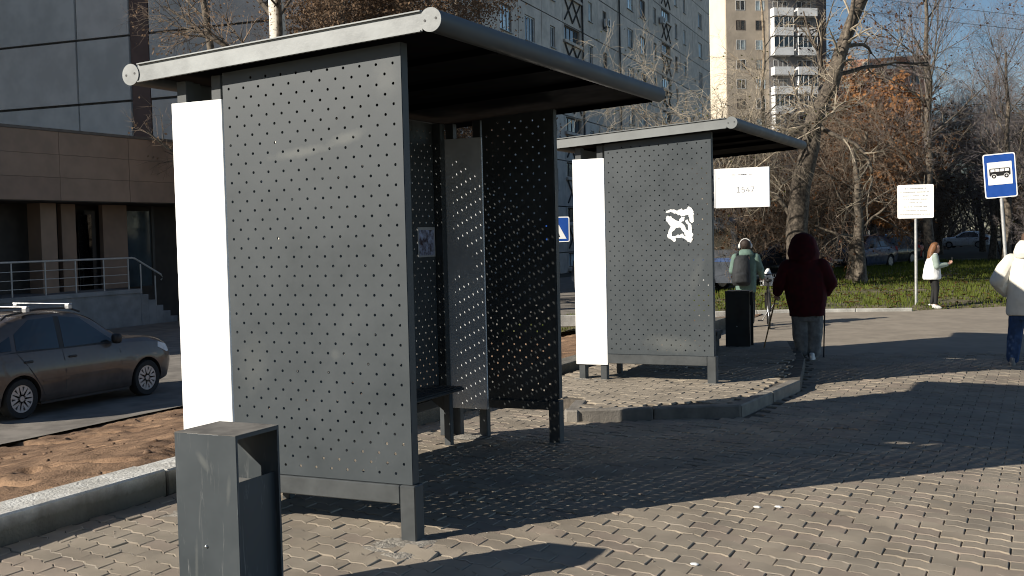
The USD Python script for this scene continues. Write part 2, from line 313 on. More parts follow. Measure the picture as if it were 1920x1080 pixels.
part(plat, 'far_paving', prism(CL.intersection(sbox(-3, 9.3, 2, 12.5)).buffer(-.12), -.2, ISZ - .004), pave_far)
cc = list(CL.exterior.coords)[:-1]
def kerbline(root, pts, w, top, zf, step=1.0, h=.3, name='kerb_stone', mat=None):
    for (a, b) in zip(pts[:-1], pts[1:]):
        a, b = np.array(a), np.array(b); L = np.linalg.norm(b - a); n = max(1, round(L / step)); d = (b - a) / L
        for q in range(n):
            p, e = a + d * (L * q / n + .004), a + d * (L * (q + 1) / n - .004); c = (p + e) / 2
            m = cham(-np.linalg.norm(e - p) / 2, np.linalg.norm(e - p) / 2, 0, w, -h, 0, .014).subdivide(); m.vertices += .006 * (meshkit.fbm((m.vertices + [c[0], c[1], 0]) * 9, 3)[:, None] - .5)
            m = RZ(m, math.degrees(math.atan2(d[1], d[0]))); part(root, name, T(m, (c[0], c[1], float(top if zf is None else zf(c[0], c[1]) + top))), mat or concrete, smooth=25)
kerb2 = M('kerb_worn', (.19, .172, .148), .9, .2, 5, bump=.4, bscale=50)
kerbline(plat, [cc[0], cc[1], cc[3]], .13, ISZ, None, 1.0, .25, mat=kerb2)
kerbline(plat, [cc[3], cc[4], cc[5], cc[6]], .13, ISZ - .012, None, 1.0, .25, mat=M('kerb_dirty', (.10, .09, .075), .95, .3, 5, bump=.5, bscale=40))  # darker copy of the kerb colour, shade on the far stones painted in
kerbline(plat, [(-1.15, 5.2), cc[0]], .13, ISZ, None, 1.0, .25, mat=kerb2)
# lawn with its kerb
lawn_edge = [(-6.5, 17.1), (-3.36, 18.74), (-1.67, 19.58), (.62, 20.25)]
lk = struct('lawn_kerb'); kerbline(lk, lawn_edge, .12, .07, pz, 1.05, .25)
lawn = struct('lawn')
LEDGE = lambda x: np.interp(x, [-6.5, -3.36, -1.67, .7, 3, 14], [17.25, 18.86, 19.7, 20.42, 22.3, 26.5])
lz = lambda x, y: pz(x, y) - .02 + (.07 + .05 * meshkit.fbm(np.c_[x * .5, y * .5, 0 * x], 3, 2)) * S((y - LEDGE(x)) / .5) - .30 * S((y - 40) / 40) - .35 * S((-3.5 - x) / 4)
def onlawn(x, y): return (y > np.interp(x, [-6.5, -3.36, -1.67, .7, 3, 14], [17.25, 18.86, 19.7, 20.42, 22.3, 26.5]) + .03) & (x > -8 - .0 * y)
part(lawn, 'turf', clipgrid(grid(-8, 14, 17, 78, 160, 320, lz), onlawn), grassbase, smooth=True)
n = 90000; u = rng.random(n) ** 1.9; gy = 17.2 + 40 * u; gx = -8 + 20 * rng.random(n); ok = onlawn(gx, gy); gx, gy = gx[ok], gy[ok]
patch = meshkit.fbm(np.c_[gx * .8, gy * .8, 0 * gx], 3, 8); ok = patch + .10 * rng.random(len(gx)) > .43; gx, gy, patch = gx[ok], gy[ok], patch[ok]; n = len(gx)
hh = (.035 + .07 * rng.random(n)) * (.5 + patch) * (1 + (gy - 17) / 40); az = rng.random(n) * 6.283; w = .012 * (1 + (gy - 17) / 22); le = hh * .5 * rng.random(n); z0 = lz(gx, gy) - .01
b = np.c_[gx, gy, z0]; sd = np.c_[np.cos(az), np.sin(az), 0 * az] * w[:, None]; tip = b + np.c_[-np.sin(az) * le, np.cos(az) * le, hh]
gv = np.stack([b - sd, b + sd, tip], 1).reshape(-1, 3); gm = trimesh.Trimesh(gv, np.arange(3 * n).reshape(-1, 3), process=False)
single('grass', gm, Mleaf('grass', (.12, .145, .032), (.35, .36, .105)), 'rough green lawn grass between the paved square and the trees', 'grass', kind='stuff')
fl = []
for i in range(1500):
    y = 18.6 + 20 * rng.random() ** 1.5; x = -6 + 14 * rng.random()
    if onlawn(np.array([x]), np.array([y]))[0]:
        s = .03 + .03 * rng.random(); m = trimesh.Trimesh(np.array([[-s, -s, 0], [s, -s, .02], [s, s, 0], [-s, s, .03]]), [[0, 1, 2], [0, 2, 3]], process=False); fl.append(T(RZ(m, 360 * rng.random()), (x, y, float(lz(np.array([x]), np.array([y]))[0]) + .06)))
single('fallen_leaves', cat(fl), Mleaf('dead_leaf', (.12, .07, .03), (.26, .16, .07)), 'dry brown leaves scattered over the lawn', 'leaves', kind='stuff')
# ------------------------------------------------------------------ bus shelters
ZB0, ZB1, XB0, XB1 = 2.769, 2.886, -1.872, .260              # roof tube centres
def zroof(x): return ZB0 + (x - XB0) / (XB1 - XB0) * (ZB1 - ZB0)
def perforated(u0, u1, z0, ztop, holes, thick=.004, hr=.0088):
    """sheet in the u,z plane with real round holes; ztop(u) is its upper edge"""
    out = [(u0, z0), (u1, z0), (u1, ztop(u1)), (u0, ztop(u0))]
    th = (np.arange(8) + .5) / 8 * 2 * np.pi; c8 = np.c_[np.cos(th), np.sin(th)] * hr
    cs = m3.CrossSection([np.array(out)] + [(c8 + h)[::-1] for h in holes], m3.FillRule.EvenOdd)
    return man2tri(cs.extrude(thick))
def hole_grid(u0, u1, z0, ztop, du=.11, dzz=.0565, zr=.381, ur=-.109):
    H = []
    for r in range(60):
        z = zr + dzz * r
        for c in range(-60, 60):
            u = ur + du * c + (du / 2 if r % 2 else 0)
            if u0 + .025 < u < u1 - .03 and z0 + .03 < z < ztop(u) - .05: H.append((u, z))
    return H
def to_y(m, y):   # local (u,z,t) -> x=u, y=y+t, z
    v = m.vertices; return trimesh.Trimesh(np.c_[v[:, 0], y + v[:, 2], v[:, 1]], m.faces[:, ::-1], process=False)
def to_x(m, x):   # u -> y, thickness along x
    v = m.vertices; return trimesh.Trimesh(np.c_[x + v[:, 2], v[:, 0], v[:, 1]], m.faces, process=False)
zt = lambda u: zroof(u) - .062
SH_NEAR = perforated(-1.255, -.002, .322, zt, hole_grid(-1.255, -.002, .322, zt))
SH_FAR = perforated(-1.208, -.54, .25, zt, hole_grid(-1.208, -.54, .25, zt, ur=-.56))
zb = lambda y: zroof(-1.66) - .062
SH_BACK = perforated(.11, 3.32, .27, zb, hole_grid(.10, 3.32, .27, zb, ur=.15))
SH_BACK2 = perforated(.11, 3.32, .27, zb, hole_grid(.10, 3.32, .27, zb, ur=.15), hr=.005)
dark = M('shelter_steel', (.05, .055, .057), .5, .16, 4, bump=.06, bscale=12, spec=.35)
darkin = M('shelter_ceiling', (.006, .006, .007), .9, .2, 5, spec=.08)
light = M('fascia_steel', (.25, .262, .26), .45, .22, 2.5, bump=.05, bscale=20)
white = M('white_board', (.86, .86, .85), .45, .02, 2)
bolt = M('bolt_dark', (.02, .02, .02), .5)
screw = M('screw_zinc', (.55, .55, .53), .35, metal=1.0)
benchm = M('bench_steel', (.03, .032, .034), .5, .2, 8)
bareback = M('board_back', (.6, .61, .62), .55, .12, 3)
def shelter(label, loc, panelmat, fasc, far=True):
    t = thing('bus_shelter', label, 'bus shelter', loc, group=None)
    part(t, 'end_panel', to_y(SH_NEAR, 0), panelmat)
    part(t, 'panel_edge', cat([bx(-.004, 0, .0045, .07, .322, zt(0)), bx(-.05, -.0045, .0045, .075, .322, zt(-.04))]), M('panel_edge', (.04, .044, .046), .5))
    if far: part(t, 'far_panel', to_y(SH_FAR, 3.36), dark)
    part(t, 'back_panel', to_x(SH_BACK if far else SH_BACK2, -1.66), dark)
    part(t, 'bottom_rail', cham(-1.255, -.0755, -.022, .06, .212, .318, .005), dark)
    if far: part(t, 'bottom_rail', cham(-1.19, -.6105, 3.33, 3.41, .215, .29, .005), dark)
    for (x0, x1, y0, y1, h) in ((-.075, .025, -.022, .078, .32), (-.61, -.51, 3.31, 3.41, .3))[:2 if far else 1]:
        part(t, 'leg', cham(x0, x1, y0, y1, -.06, h, .006), dark)
    if far: part(t, 'post', bx(-.61, -.53, 3.365, 3.43, .31, zt(-.57)), dark)
    for y in (.10, 3.27):
        part(t, 'back_leg', cham(-1.655, -1.575, y, y + .08, -.05, zt(-1.62), .005), dark)
    part(t, 'back_rail', bx(-1.655, -1.61, .19, 3.265, .225, .30), dark)
    # advertising boards on two posts, at either end
    for y, nm in ((0, 'near'), (3.36, 'far')):
        o = part(t, 'board', cham(-1.655 + (.045 if y else 0), -1.262 + (.045 if y else 0), y - .006, y + .016, .19, 2.585, .003), bareback if y else white, 'bare grey back board' if y else 'blank white board')
        for x in (-1.63, -1.36):
            dx = .045 if y else 0
            part(t, 'board_post', cham(x + dx, x + dx + .078, y + .018, y + .09, -.06, zt(x + .04), .005), light if False else dark)
    # roof
    rs = 14
    for x, z in ((XB0, ZB0), (XB1, ZB1)):
        tb = part(t, 'roof_tube', tubeline([(x, -.112, z), (x, 3.8, z)], [.063, .063], 24), fasc if False else dark, smooth=40)
        cp = part(tb, 'end_cap', tubeline([(x, -.117, z), (x, -.1125, z)], [.066, .066], 28), fasc)
        for s in (-1, 1): part(tb, 'cap_hole', tubeline([(x + s * .034, -.1185, z + .001 + .004 * s), (x + s * .034, -.1173, z + .001 + .004 * s)], [.0075, .0075], 10), bolt)
    dxr, dzr = XB1 - XB0, ZB1 - ZB0; Lr = math.hypot(dxr, dzr); nx_, nz_ = -dzr / Lr, dxr / Lr
    def slab(y0, y1, a, b, x0=XB0 + .05, x1=XB1 - .05, c=None):
        p = [(x, zroof(x) + h) for x, h in ((x0, a), (x1, a), (x1, b), (x0, b))]
        return prism(p, y0, y1, 'y')
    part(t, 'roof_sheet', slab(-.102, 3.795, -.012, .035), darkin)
    part(t, 'fascia', slab(-.110, -.103, -.055, .058, XB0 + .055, XB1 - .055), fasc)
    part(t, 'fascia_lip', slab(-.126, -.1105, -.0555, -.048, XB0 + .06, XB1 - .06), fasc)
    part(t, 'fascia_lip', slab(-.126, -.1105, .052, .059, XB0 + .06, XB1 - .06), fasc)
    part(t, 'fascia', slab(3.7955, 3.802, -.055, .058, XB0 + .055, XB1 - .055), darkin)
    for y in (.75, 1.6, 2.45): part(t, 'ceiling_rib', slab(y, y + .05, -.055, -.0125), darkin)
    # bench
    part(t, 'bench_seat', cat([cham(-1.60, -1.30, .40, 3.08, .398, .42, .004)] + [cham(-1.59 + .058 * q, -1.59 + .058 * q + .046, .41, 3.07, .4205, .432, .003) for q in range(5)]), benchm)
    for y in (.62, 2.86):
        part(t, 'bench_leg', cat([cham(-1.385, -1.325, y, y + .06, -.05, .397, .004), prism([(-1.60, .395), (-1.386, .395), (-1.386, .24)], y + .015, y + .045, 'y')]), dark)
    return t
pm1 = Mpanel('panel_paint_near', [((-.70, 0, 2.235), -.10, (.34, 9, .05), 1.0), ((-.38, 0, 2.30), -.2, (.20, 9, .06), 1.0), ((-1.1, 0, .98), .2, (.18, 9, .3), .35), ((-.1, 0, 2.62), 0, (.14, 9, .18), .5), ((-.5, 0, 1.05), .1, (.05, 9, .05), .5)])
pm2 = Mpanel('panel_paint_second', [((-.6, 6.76, .45), .1, (.5, 9, .16), .8), ((-.3, 6.76, 1.2), .3, (.1, 9, .4), .4)])
fas2 = M('fascia_steel_second', (.17, .178, .176), .5, .12, 2.5)
shelter('dark grey perforated steel bus shelter with a tubular roof edge, bin beside it', (0, 0, 0), pm1, light)
shelter('farther dark grey bus shelter on the raised platform, with white residue on its panel', (-.102, 6.76, .0), pm2, fas2, False)
# mortar smears round the feet
mort = M('mortar', (.29, .265, .225), .95, .3, 22, bump=.8, bscale=60)
def blob(x, y, r, z, seed, h=.006):
    q = np.linspace(-1.3, 1.3, 30); X, Y = np.meshgrid(q, q, indexing='ij'); w = np.c_[X.ravel(), Y.ravel(), 0 * X.ravel()]
    d = np.hypot(X, Y).ravel() + 1.5 * (meshkit.fbm(w * 1.6 + seed * 3.1, 4, seed) - .5); hh = np.clip((.85 - d) * 2.2, -1, 1) * .0045 + .014 * np.clip(.9 - d, 0, 1) * (meshkit.fbm(w * 6, 3, seed + 2) - .25)
    m = grid(-1.3 * r, 1.3 * r, -1.1 * r, 1.1 * r, 30, 30, lambda a, c: hh + 0 * a); m.vertices += [x, y, z]; k = hh[m.faces].max(1) > -.0035; m = trimesh.Trimesh(m.vertices, m.faces[k], process=False); m.remove_unreferenced_vertices(); return m
for i, (x, y, r, z) in enumerate([(-.03, -.02, .17, 0), (-.12, -.14, .10, 0), (.06, -.26, .09, 0), (-.56, 3.36, .1, -.06), (-.13, 6.77, .13, ISZ), (-1.7, 6.78, .12, ISZ), (-1.43, 6.79, .13, ISZ), (-1.40, 3.3, .13, -.05), (-1.7, .02, .13, 0)]):
    single('mortar_patch', blob(x, y, r, z, i + 3), mort, ['grey mortar smear round the front foot of the nearer shelter', 'small mortar patch just in front of the nearer shelter foot', 'mortar crumb patch on the paving before the nearer shelter', 'mortar patch at the rear front leg of the nearer shelter', 'mortar patch at the front foot of the farther shelter', 'mortar patch under the outer post of the farther white board', 'mortar patch under the inner post of the farther white board', 'mortar patch at the bench end of the nearer shelter', 'mortar patch under the nearer white board'][i], 'mortar', smooth=40)
# torn white sticker on the second shelter
def sticker(ox, oz, w, h, y):
    from shapely.geometry import LineString
    from shapely.ops import unary_union
    S_ = [([(770, 785), (800, 775), (835, 790), (870, 778)], 9), ([(860, 790), (890, 795), (930, 780), (935, 800)], 19), ([(925, 770), (942, 850)], 13), ([(785, 838), (815, 862), (835, 866)], 24), ([(830, 862), (870, 880), (905, 925), (930, 965)], 15), ([(850, 858), (880, 828)], 12), ([(905, 850), (925, 880), (933, 945)], 11), ([(812, 888), (786, 915), (782, 945)], 14), ([(782, 945), (812, 970)], 10), ([(815, 952), (870, 944), (900, 960), (925, 980)], 10), ([(770, 818), (775, 850)], 9)]
    g = unary_union([LineString(p).buffer(r_, quad_segs=4) for p, r_ in S_]).segmentize(5)
    def wob(q):
        q = np.asarray(q); n_ = meshkit.fbm(np.c_[q / 13.0, 0 * q[:, 0]], 3, 5) - .5; m_ = meshkit.fbm(np.c_[q / 13.0 + 40, 0 * q[:, 0]], 3, 6) - .5; q = q + np.c_[n_, m_] * 17
        return np.c_[(q[:, 0] - 857) / 175 * w, (877 - q[:, 1]) / 215 * h]
    ms = [prism(Polygon(wob(p.exterior.coords), [wob(r_.coords) for r_ in p.interiors]).buffer(0), 0, .001) for p in getattr(g, 'geoms', [g])]
    m = cat(ms); v = m.vertices; return trimesh.Trimesh(np.c_[ox + v[:, 0], y - v[:, 2], oz + v[:, 1]], m.faces, process=False)
single('torn_sticker', sticker(-.472, 1.785, .29, .37, 6.7585), M('sticker_paper', (.78, .78, .76), .8, .06, 20), 'torn remains of a square white sticker on the farther shelter panel', 'sticker')
# flyer taped inside the near shelter
t = thing('taped_flyer', 'small photo flyer taped to the inside of the nearer shelter', 'flyer', (-1.652, 3.11, 1.68))
part(t, 'sheet', bx(0, .002, -.15, .15, -.13, .13), M('flyer_sheet', (.45, .44, .44), .6, .1, 6))
part(t, 'print', bx(.0025, .0035, -.13, .13, -.115, .105), M('flyer_print', (.25, .12, .12), .6, .8, 14, col2=(.5, .55, .75)))
# route board under the roof of the second shelter
t = thing('route_board', 'white route board with the number 1547 under the farther shelter roof', 'sign', (-.102, 6.76, 0))
RB = (.045, .73, .46)
part(t, 'board', cham(.012, .632, .03, .055, 1.965, 2.40, .004), M('route_white', (.84, .84, .83), .4, .02, 2))
part(t, 'edge_strip', bx(.016, .034, .0265, .0295, 1.97, 2.395), M('route_edge', (.6, .6, .6), .4))
grey = M('faint_print', (.25, .25, .26), .6)
def text_on(parent, s, h, x, z, y, mat, name='lettering', sx=1.0):
    m = meshkit.text_mesh(s, h, .001); v = m.vertices; part(parent, name, trimesh.Trimesh(np.c_[x + v[:, 0] * sx, y - v[:, 2], z + v[:, 1]], m.faces, process=False), mat)
text_on(t, '1547', .062, .265, 2.13, .0295, grey, sx=.95)
g = np.random.default_rng(4)
part(t, 'small_print', cat([bx(a, a + .012 + .02 * g.random(), .029, .0298, 2.322, 2.326 + .010 * g.random()) for a in (.22, .245, .285, .305, .325, .345, .365, .41)] + [bx(.065, .085, .029, .0298, 2.285, 2.295)]), grey)
for z in (2.05, 2.30): part(t, 'bracket', bx(-.06, .5, .0565, .068, z, z + .03), dark)
# ------------------------------------------------------------------ litter bins
binm = Mpanel('bin_paint', [((-.24, -1.45, .72), .9, (.09, 9, .03), .9), ((-.10, -1.45, .60), .1, (.02, 9, .10), .7), ((-.3, -1.45, .25), .05, (.015, 9, .2), .7)], .60)
bindust = M('bin_lid_dust', (.14, .13, .115), .8, .3, 9)
def bin_(label, loc, mat, lid, rz=0):
    t = thing('litter_bin', label, 'litter bin', loc, rz); W, D, H = .355, .315, .85; e = .0025
    part(t, 'side_plate', cham(0, W, 0, e, 0, H - .003, .0008), mat); part(t, 'side_plate', cham(0, W, D - e, D, 0, H - .003, .0008), mat)
    part(t, 'lid', cham(0, W, 0, D, H - .0025, H, .0008), lid)
    for x0, x1 in ((W - .004, W), (0, .004)):
        part(t, 'edge_flange', cat([bx(x0, x1, e, .014, 0, H - .003), bx(x0, x1, D - .014, D - e, 0, H - .003), bx(x0, x1, .0142, D - .0142, H - .02, H - .003)]), mat)
    part(t, 'door_plate', bx(W - .035, W - .032, e, D - e, .02, .625), mat); part(t, 'back_plate', bx(.032, .035, e, D - e, .02, .625), mat)
    part(t, 'liner', cat([bx(.05, W - .05, .02, .023, .03, .585), bx(.05, W - .05, D - .023, D - .02, .03, .585), bx(.05, W - .05, .0231, D - .0231, .03, .033)]), M('bin_liner', (.2, .2, .2), .4, metal=.6))
    part(t, 'rivet', T(trimesh.creation.icosphere(2, .0085), (.167, -.001, .33)), screw, smooth=True)
    part(t, 'base', bx(.02, W - .02, .02, D - .02, -.03, .015), mat)
    return t
bin_('grey steel litter bin with open sides beside the nearer shelter', (-.405, -1.45, 0), binm, bindust)
bin_('black steel litter bin at the far end of the farther shelter', (-1.02, 10.75, -.02), M('bin_black', (.022, .026, .027), .4, .2, 5), M('bin_black_lid', (.03, .033, .034), .4), 4)
t = thing('bench', 'dark steel bench showing beside the farther shelter, in front of the bin', 'bench', (-.98, 10.22, -.10), 4)
part(t, 'seat', cham(-1.2, .02, -.19, .19, .34, .40, .006), benchm); part(t, 'apron', bx(-1.18, 0, -.17, .17, .27, .3395), benchm)
for x in (-1.1, -.24): part(t, 'leg', cham(x, x + .22, -.15, .15, -.06, .2695, .006), benchm)
# ------------------------------------------------------------------ signs
galv = M('galvanised', (.42, .42, .41), .5, .12, 10, metal=.3)
wpaint = M('sign_white', (.80, .79, .76), .5, .03, 3)
blue = M('sign_blue', (.012, .065, .30), .4, .06, 5)
blk = M('sign_black', (.012, .012, .012), .6)
def rrect(x0, x1, z0, z1, r): return sbox(x0 + r, z0 + r, x1 - r, z1 - r).buffer(r, quad_segs=5)
t = thing('notice_sign', 'white notice board of small grey text on a thin post', 'sign', (.60, 21.16, -.13), 3)
part(t, 'post', tubeline([(0, 0, -.1), (0, 0, 2.2)], [.03, .03], 12), galv, smooth=40)
part(t, 'plate', prism(rrect(-.385, .385, 2.02, 2.77, .04), -.045, -.035, 'y'), wpaint)
g = np.random.default_rng(12); rows = []
for k, (z, w) in enumerate([(2.685, .22), (2.60, .33), (2.52, .27), (2.44, .25), (2.37, .13), (2.275, .24), (2.19, .28), (2.105, .33)]):
    x = -w
    while x < w:
        a = .012 + .035 * g.random(); rows.append(bx(x, min(x + a, w), -.047, -.0455, z - .008 * (1 + (k == 0)), z + .008 + .006 * g.random())); x += a + .006 + .012 * (g.random() < .3) * 2
part(t, 'lettering', cat(rows), M('notice_ink', (.36, .35, .33), .7))
t = thing('bus_stop_sign', 'blue bus stop sign with a black bus, on a leaning post', 'sign', (2.50, 21.55, -.15), 8)
ax = UsdGeom.Xformable(stage.GetPrimAtPath(t)); ax.AddRotateYOp().Set(-3.6)
part(t, 'post', tubeline([(0, 0, -.1), (0, 0, 2.75)], [.036, .036], 14), galv, smooth=40)
pl = part(t, 'plate', prism(rrect(-.33, .33, 2.45, 3.42, .05), -.05, -.04, 'y'), wpaint)
part(t, 'blue_field', prism(rrect(-.305, .305, 2.475, 3.395, .035), -.054, -.0505, 'y'), blue)
part(t, 'white_field', prism(rrect(-.25, .25, 2.74, 3.235, .012), -.058, -.0545, 'y'), wpaint)
busb = rrect(-.215, .215, 2.93, 3.10, .035)
for k in range(4): busb = busb.difference(sbox(-.19 + k * .098, 3.025, -.105 + k * .098, 3.085))
for x in (-.125, .13): busb = busb.difference(Point(x, 2.925).buffer(.058))
part(t, 'bus_emblem', cat([prism(p, -.061, -.0585, 'y') for p in getattr(busb, 'geoms', [busb])] + [prism(Point(x, 2.925).buffer(.045).difference(Point(x, 2.925).buffer(.018)), -.061, -.0585, 'y') for x in (-.125, .13)]), blk)
t = thing('crossing_sign', 'blue pedestrian crossing sign seen between the two shelters', 'sign', (-9.35, 24.0, -.7), 22)
part(t, 'post', tubeline([(0, 0, -.1), (0, 0, 2.9)], [.03, .03], 10), galv, smooth=40)
part(t, 'plate', prism(rrect(-.36, .36, 2.2, 2.92, .05), -.05, -.04, 'y'), wpaint)
part(t, 'blue_field', prism(rrect(-.33, .33, 2.23, 2.89, .035), -.054, -.0505, 'y'), blue)
part(t, 'white_triangle', prism([(-.27, 2.29), (.27, 2.29), (0, 2.80)], -.058, -.0545, 'y'), wpaint)
part(t, 'walking_figure', cat([prism(Point(.01, 2.63).buffer(.028), -.061, -.0585, 'y'), prism([(-.02, 2.6), (.03, 2.6), (.04, 2.48), (.09, 2.34), (.05, 2.34), (.0, 2.45), (-.06, 2.34), (-.1, 2.34), (-.03, 2.48)], -.061, -.0585, 'y')]), blk)
# ------------------------------------------------------------------ people
def hull_chain(bones, refine=.03, smooth=14, seg=14):
    parts = []
    for (p, r, q, s) in bones:
        parts.append(m3.Manifold.batch_hull([m3.Manifold.sphere(r, seg).translate([float(c) for c in p]), m3.Manifold.sphere(s, seg).translate([float(c) for c in q])]))
    m = m3.Manifold.batch_boolean(parts, m3.OpType.Add)
    t = man2tri(m.refine_to_length(refine)); t.merge_vertices()
    if smooth: trimesh.smoothing.filter_taubin(t, lamb=.5, nu=.52, iterations=smooth)
    return t
def garment(rings, bones=(), refine=.03, smooth=8, folds=.012, seed=0, seg=18, freq=7):
    """rings (z, cx, cy, rx, ry) lofted, joined with sleeves, wrinkled"""
    th = np.arange(seg) / seg * 2 * np.pi; m = tri2man(loft([np.c_[cx + rx * np.cos(th), cy + ry * np.sin(th), np.full(seg, z)] for z, cx, cy, rx, ry in rings]))
    for (p, r, q, s) in bones: m = m + m3.Manifold.batch_hull([m3.Manifold.sphere(r, 14).translate([float(c) for c in p]), m3.Manifold.sphere(s, 14).translate([float(c) for c in q])])
    t = man2tri(m.refine_to_length(refine)); t.merge_vertices()
    if smooth: trimesh.smoothing.filter_taubin(t, lamb=.5, nu=.52, iterations=smooth)
    if folds: t.vertices = t.vertices + t.vertex_normals * (folds * (meshkit.fbm(t.vertices * [freq, freq, freq * .6], 3, seed) - .5)[:, None] * 2)
    return t
def hand_bones(wrist, d, side, palm_n, curl=.9):
    """palm plus five separate fingers; d = direction of the hand, palm_n = palm normal, side = +1 thumb towards +side axis"""
    wrist, d, nrm = (np.array(v, float) for v in (wrist, d, palm_n)); d /= np.linalg.norm(d); nrm -= d * (nrm @ d); nrm /= np.linalg.norm(nrm); a = np.cross(d, nrm) * side
    B = [(wrist, .026, wrist + d * .04 + a * .018, .02), (wrist + d * .03, .024, wrist + d * .085 + a * .026, .015), (wrist + d * .03, .022, wrist + d * .08 - a * .026, .014), (wrist + d * .085 + a * .026, .014, wrist + d * .08 - a * .026, .013)]
    for k, L in enumerate((.068, .078, .072, .056)):
        base = wrist + d * (.088 - .004 * k) + a * (.030 - .020 * k); p = base; ang = .25
        for s, fr in enumerate((.45, .32, .23)):
            ang += curl * (.5 if s == 0 else .9); q = p + (d * math.cos(ang) + nrm * math.sin(ang)) * L * fr; B.append((p, .0095 - .001 * s, q, .0088 - .001 * s)); p = q
    p = wrist + d * .028 + a * .024; q = p + (d * .6 + a * .7 + nrm * .3) * .042; B += [(p, .012, q, .0105), (q, .0105, q + (d * .8 + nrm * .6 - a * .1) * .034, .009)]
    return B
def head_bones(c, r=.098, fwd=(0, 1, 0), tilt=0):
    """skull, jaw, nose, ears, brows; c = centre of the skull"""
    c = np.array(c, float); f = np.array(fwd, float); f /= np.linalg.norm(f); up = np.array([0, 0, 1.]); s = np.cross(f, up)
    k = r / .098; P = lambda a, b, z: c + (s * a + f * b + up * z) * k
    B = [(P(0, -.025, .02), .085 * k, P(0, .02, .025), .08 * k), (P(0, .03, .0), .07 * k, P(0, .045, -.085), .042 * k), (P(0, .085, .005), .012 * k, P(0, .108, -.025), .013 * k),
         (P(-.03, .075, .028), .018 * k, P(.03, .075, .028), .018 * k), (P(-.02, .082, -.065), .014 * k, P(.02, .082, -.065), .014 * k)]
    for q in (-1, 1): B += [(P(q * .082, -.005, .012), .014 * k, P(q * .082, -.008, -.02), .010 * k)]
    return B, P
skin = M('skin', (.46, .27, .20), .55, .08, 12)
eyem = M('eye', (.05, .04, .035), .3)
def features(parent, P):
    part(parent, 'eyes', cat([T(trimesh.creation.icosphere(1, .011), P(q * .031, .083, .008)) for q in (-1, 1)]), eyem)
    part(parent, 'lips', cat([T(trimesh.creation.icosphere(1, .010), P(q * .012, .092, -.048)) for q in (-1, 0, 1)]), M('lips', (.36, .15, .13), .5))
shoe_dark = M('shoe_dark', (.03, .03, .03), .6); shoe_white = M('shoe_white', (.70, .69, .66), .6, .08, 8)
def shoe(x, y, z=.0, rz=0, L=.26):
    m = garment([(.0, 0, 0, .043, L * .5), (.022, 0, 0, .045, L * .5), (.05, 0, -.01, .042, L * .46), (.085, 0, -.055, .036, L * .26), (.11, 0, -.075, .034, L * .17)], (), .02, 3, .001)
    return T(RZ(m, rz), (x, y + .05, z))
# -- walker in the dark red coat
DEPTHY = 10.9
t = thing('person', 'person in a long dark red hooded coat walking away on two sticks', 'person', (.15, 10.6, -.13), DEPTHY)
hb, hp_ = head_bones((0, .06, 1.62), .1, (0, 1, -.2))
lw, rw = np.array((-.375, .10, .93)), np.array((.295, .11, .90))
body = hull_chain([((0, 0, 1.30), .13, (0, .02, 1.38), .10), ((0, .03, 1.40), .06, (0, .05, 1.53), .055), ((0, 0, .92), .15, (0, 0, 1.3), .15), ((-.09, 0, .90), .10, (-.075, 0, .5), .065), ((-.075, 0, .5), .06, (-.065, -.02, .09), .042), ((.09, 0, .90), .10, (.10, .05, .5), .065), ((.10, .05, .5), .06, (.10, -.02, .09), .042),
    ((-.2, 0, 1.32), .055, (-.345, -.01, 1.08), .045), ((-.345, -.01, 1.08), .042, lw, .03), ((.21, 0, 1.32), .055, (.36, -.01, 1.08), .045), ((.36, -.01, 1.08), .042, rw, .03)] + hb + hand_bones(lw, (-.15, .45, -.8), 1, (.4, .6, .2)) + hand_bones(rw, (-.1, .45, -.8), -1, (-.4, .6, .2)), .022, 8)
part(t, 'body', body, skin, smooth=True); features(t, hp_)
redcoat = M('red_coat', (.042, .004, .006), .85, .25, 12, bump=.3, bscale=25, spec=.2)
coat = garment([(.62, .045, 0, .245, .19), (.66, .045, 0, .25, .20), (.85, .035, 0, .285, .215), (1.05, .02, 0, .295, .21), (1.22, .01, 0, .30, .20), (1.34, 0, .01, .27, .17), (1.42, 0, .02, .20, .15), (1.47, 0, .03, .165, .145)],
    [((-.22, 0, 1.31), .115, (-.335, -.01, 1.08), .10), ((-.335, -.01, 1.08), .10, (-.365, .06, .965), .075), ((.24, 0, 1.31), .115, (.355, -.01, 1.08), .105), ((.355, -.01, 1.08), .105, (.305, .07, .95), .075), ((0, -.03, 1.42), .15, (0, .02, 1.5), .16)], .03, 8, .018, 3)
part(t, 'coat', coat, redcoat, smooth=True)
hood = garment([(1.40, 0, .0, .20, .17), (1.50, 0, .02, .225, .19), (1.60, 0, .03, .20, .18), (1.70, 0, .03, .165, .155), (1.77, 0, .02, .10, .10), (1.795, 0, .02, .03, .03)], (), .03, 4, .012, 5)
part(t, 'hood', hood, redcoat, smooth=True)
trous = garment([(.55, .04, 0, .20, .14), (.62, .04, 0, .21, .145), (.70, .04, 0, .20, .14)], [((-.055, 0, .62), .125, (-.05, .01, .36), .12), ((-.05, .01, .36), .12, (-.03, -.02, .12), .085), ((.135, 0, .62), .12, (.14, .02, .36), .115), ((.14, .02, .36), .115, (.125, -.02, .10), .095)], .028, 6, .016, 9)
part(t, 'trousers', trous, M('grey_trousers', (.17, .17, .165), .9, .25, 14, bump=.3, bscale=30), smooth=True)
part(t, 'shoe', shoe(-.055, -.03, .0, 4), M('shoe_grey', (.22, .21, .20), .7), smooth=True); part(t, 'shoe', shoe(.105, -.12, .0, -6), shoe_white, smooth=True)
DL = math.radians(DEPTHY)
def wpt(o, p, deg): c, s = math.cos(math.radians(deg)), math.sin(math.radians(deg)); return np.array([o[0] + c * p[0] - s * p[1], o[1] + s * p[0] + c * p[1], o[2] + p[2]])
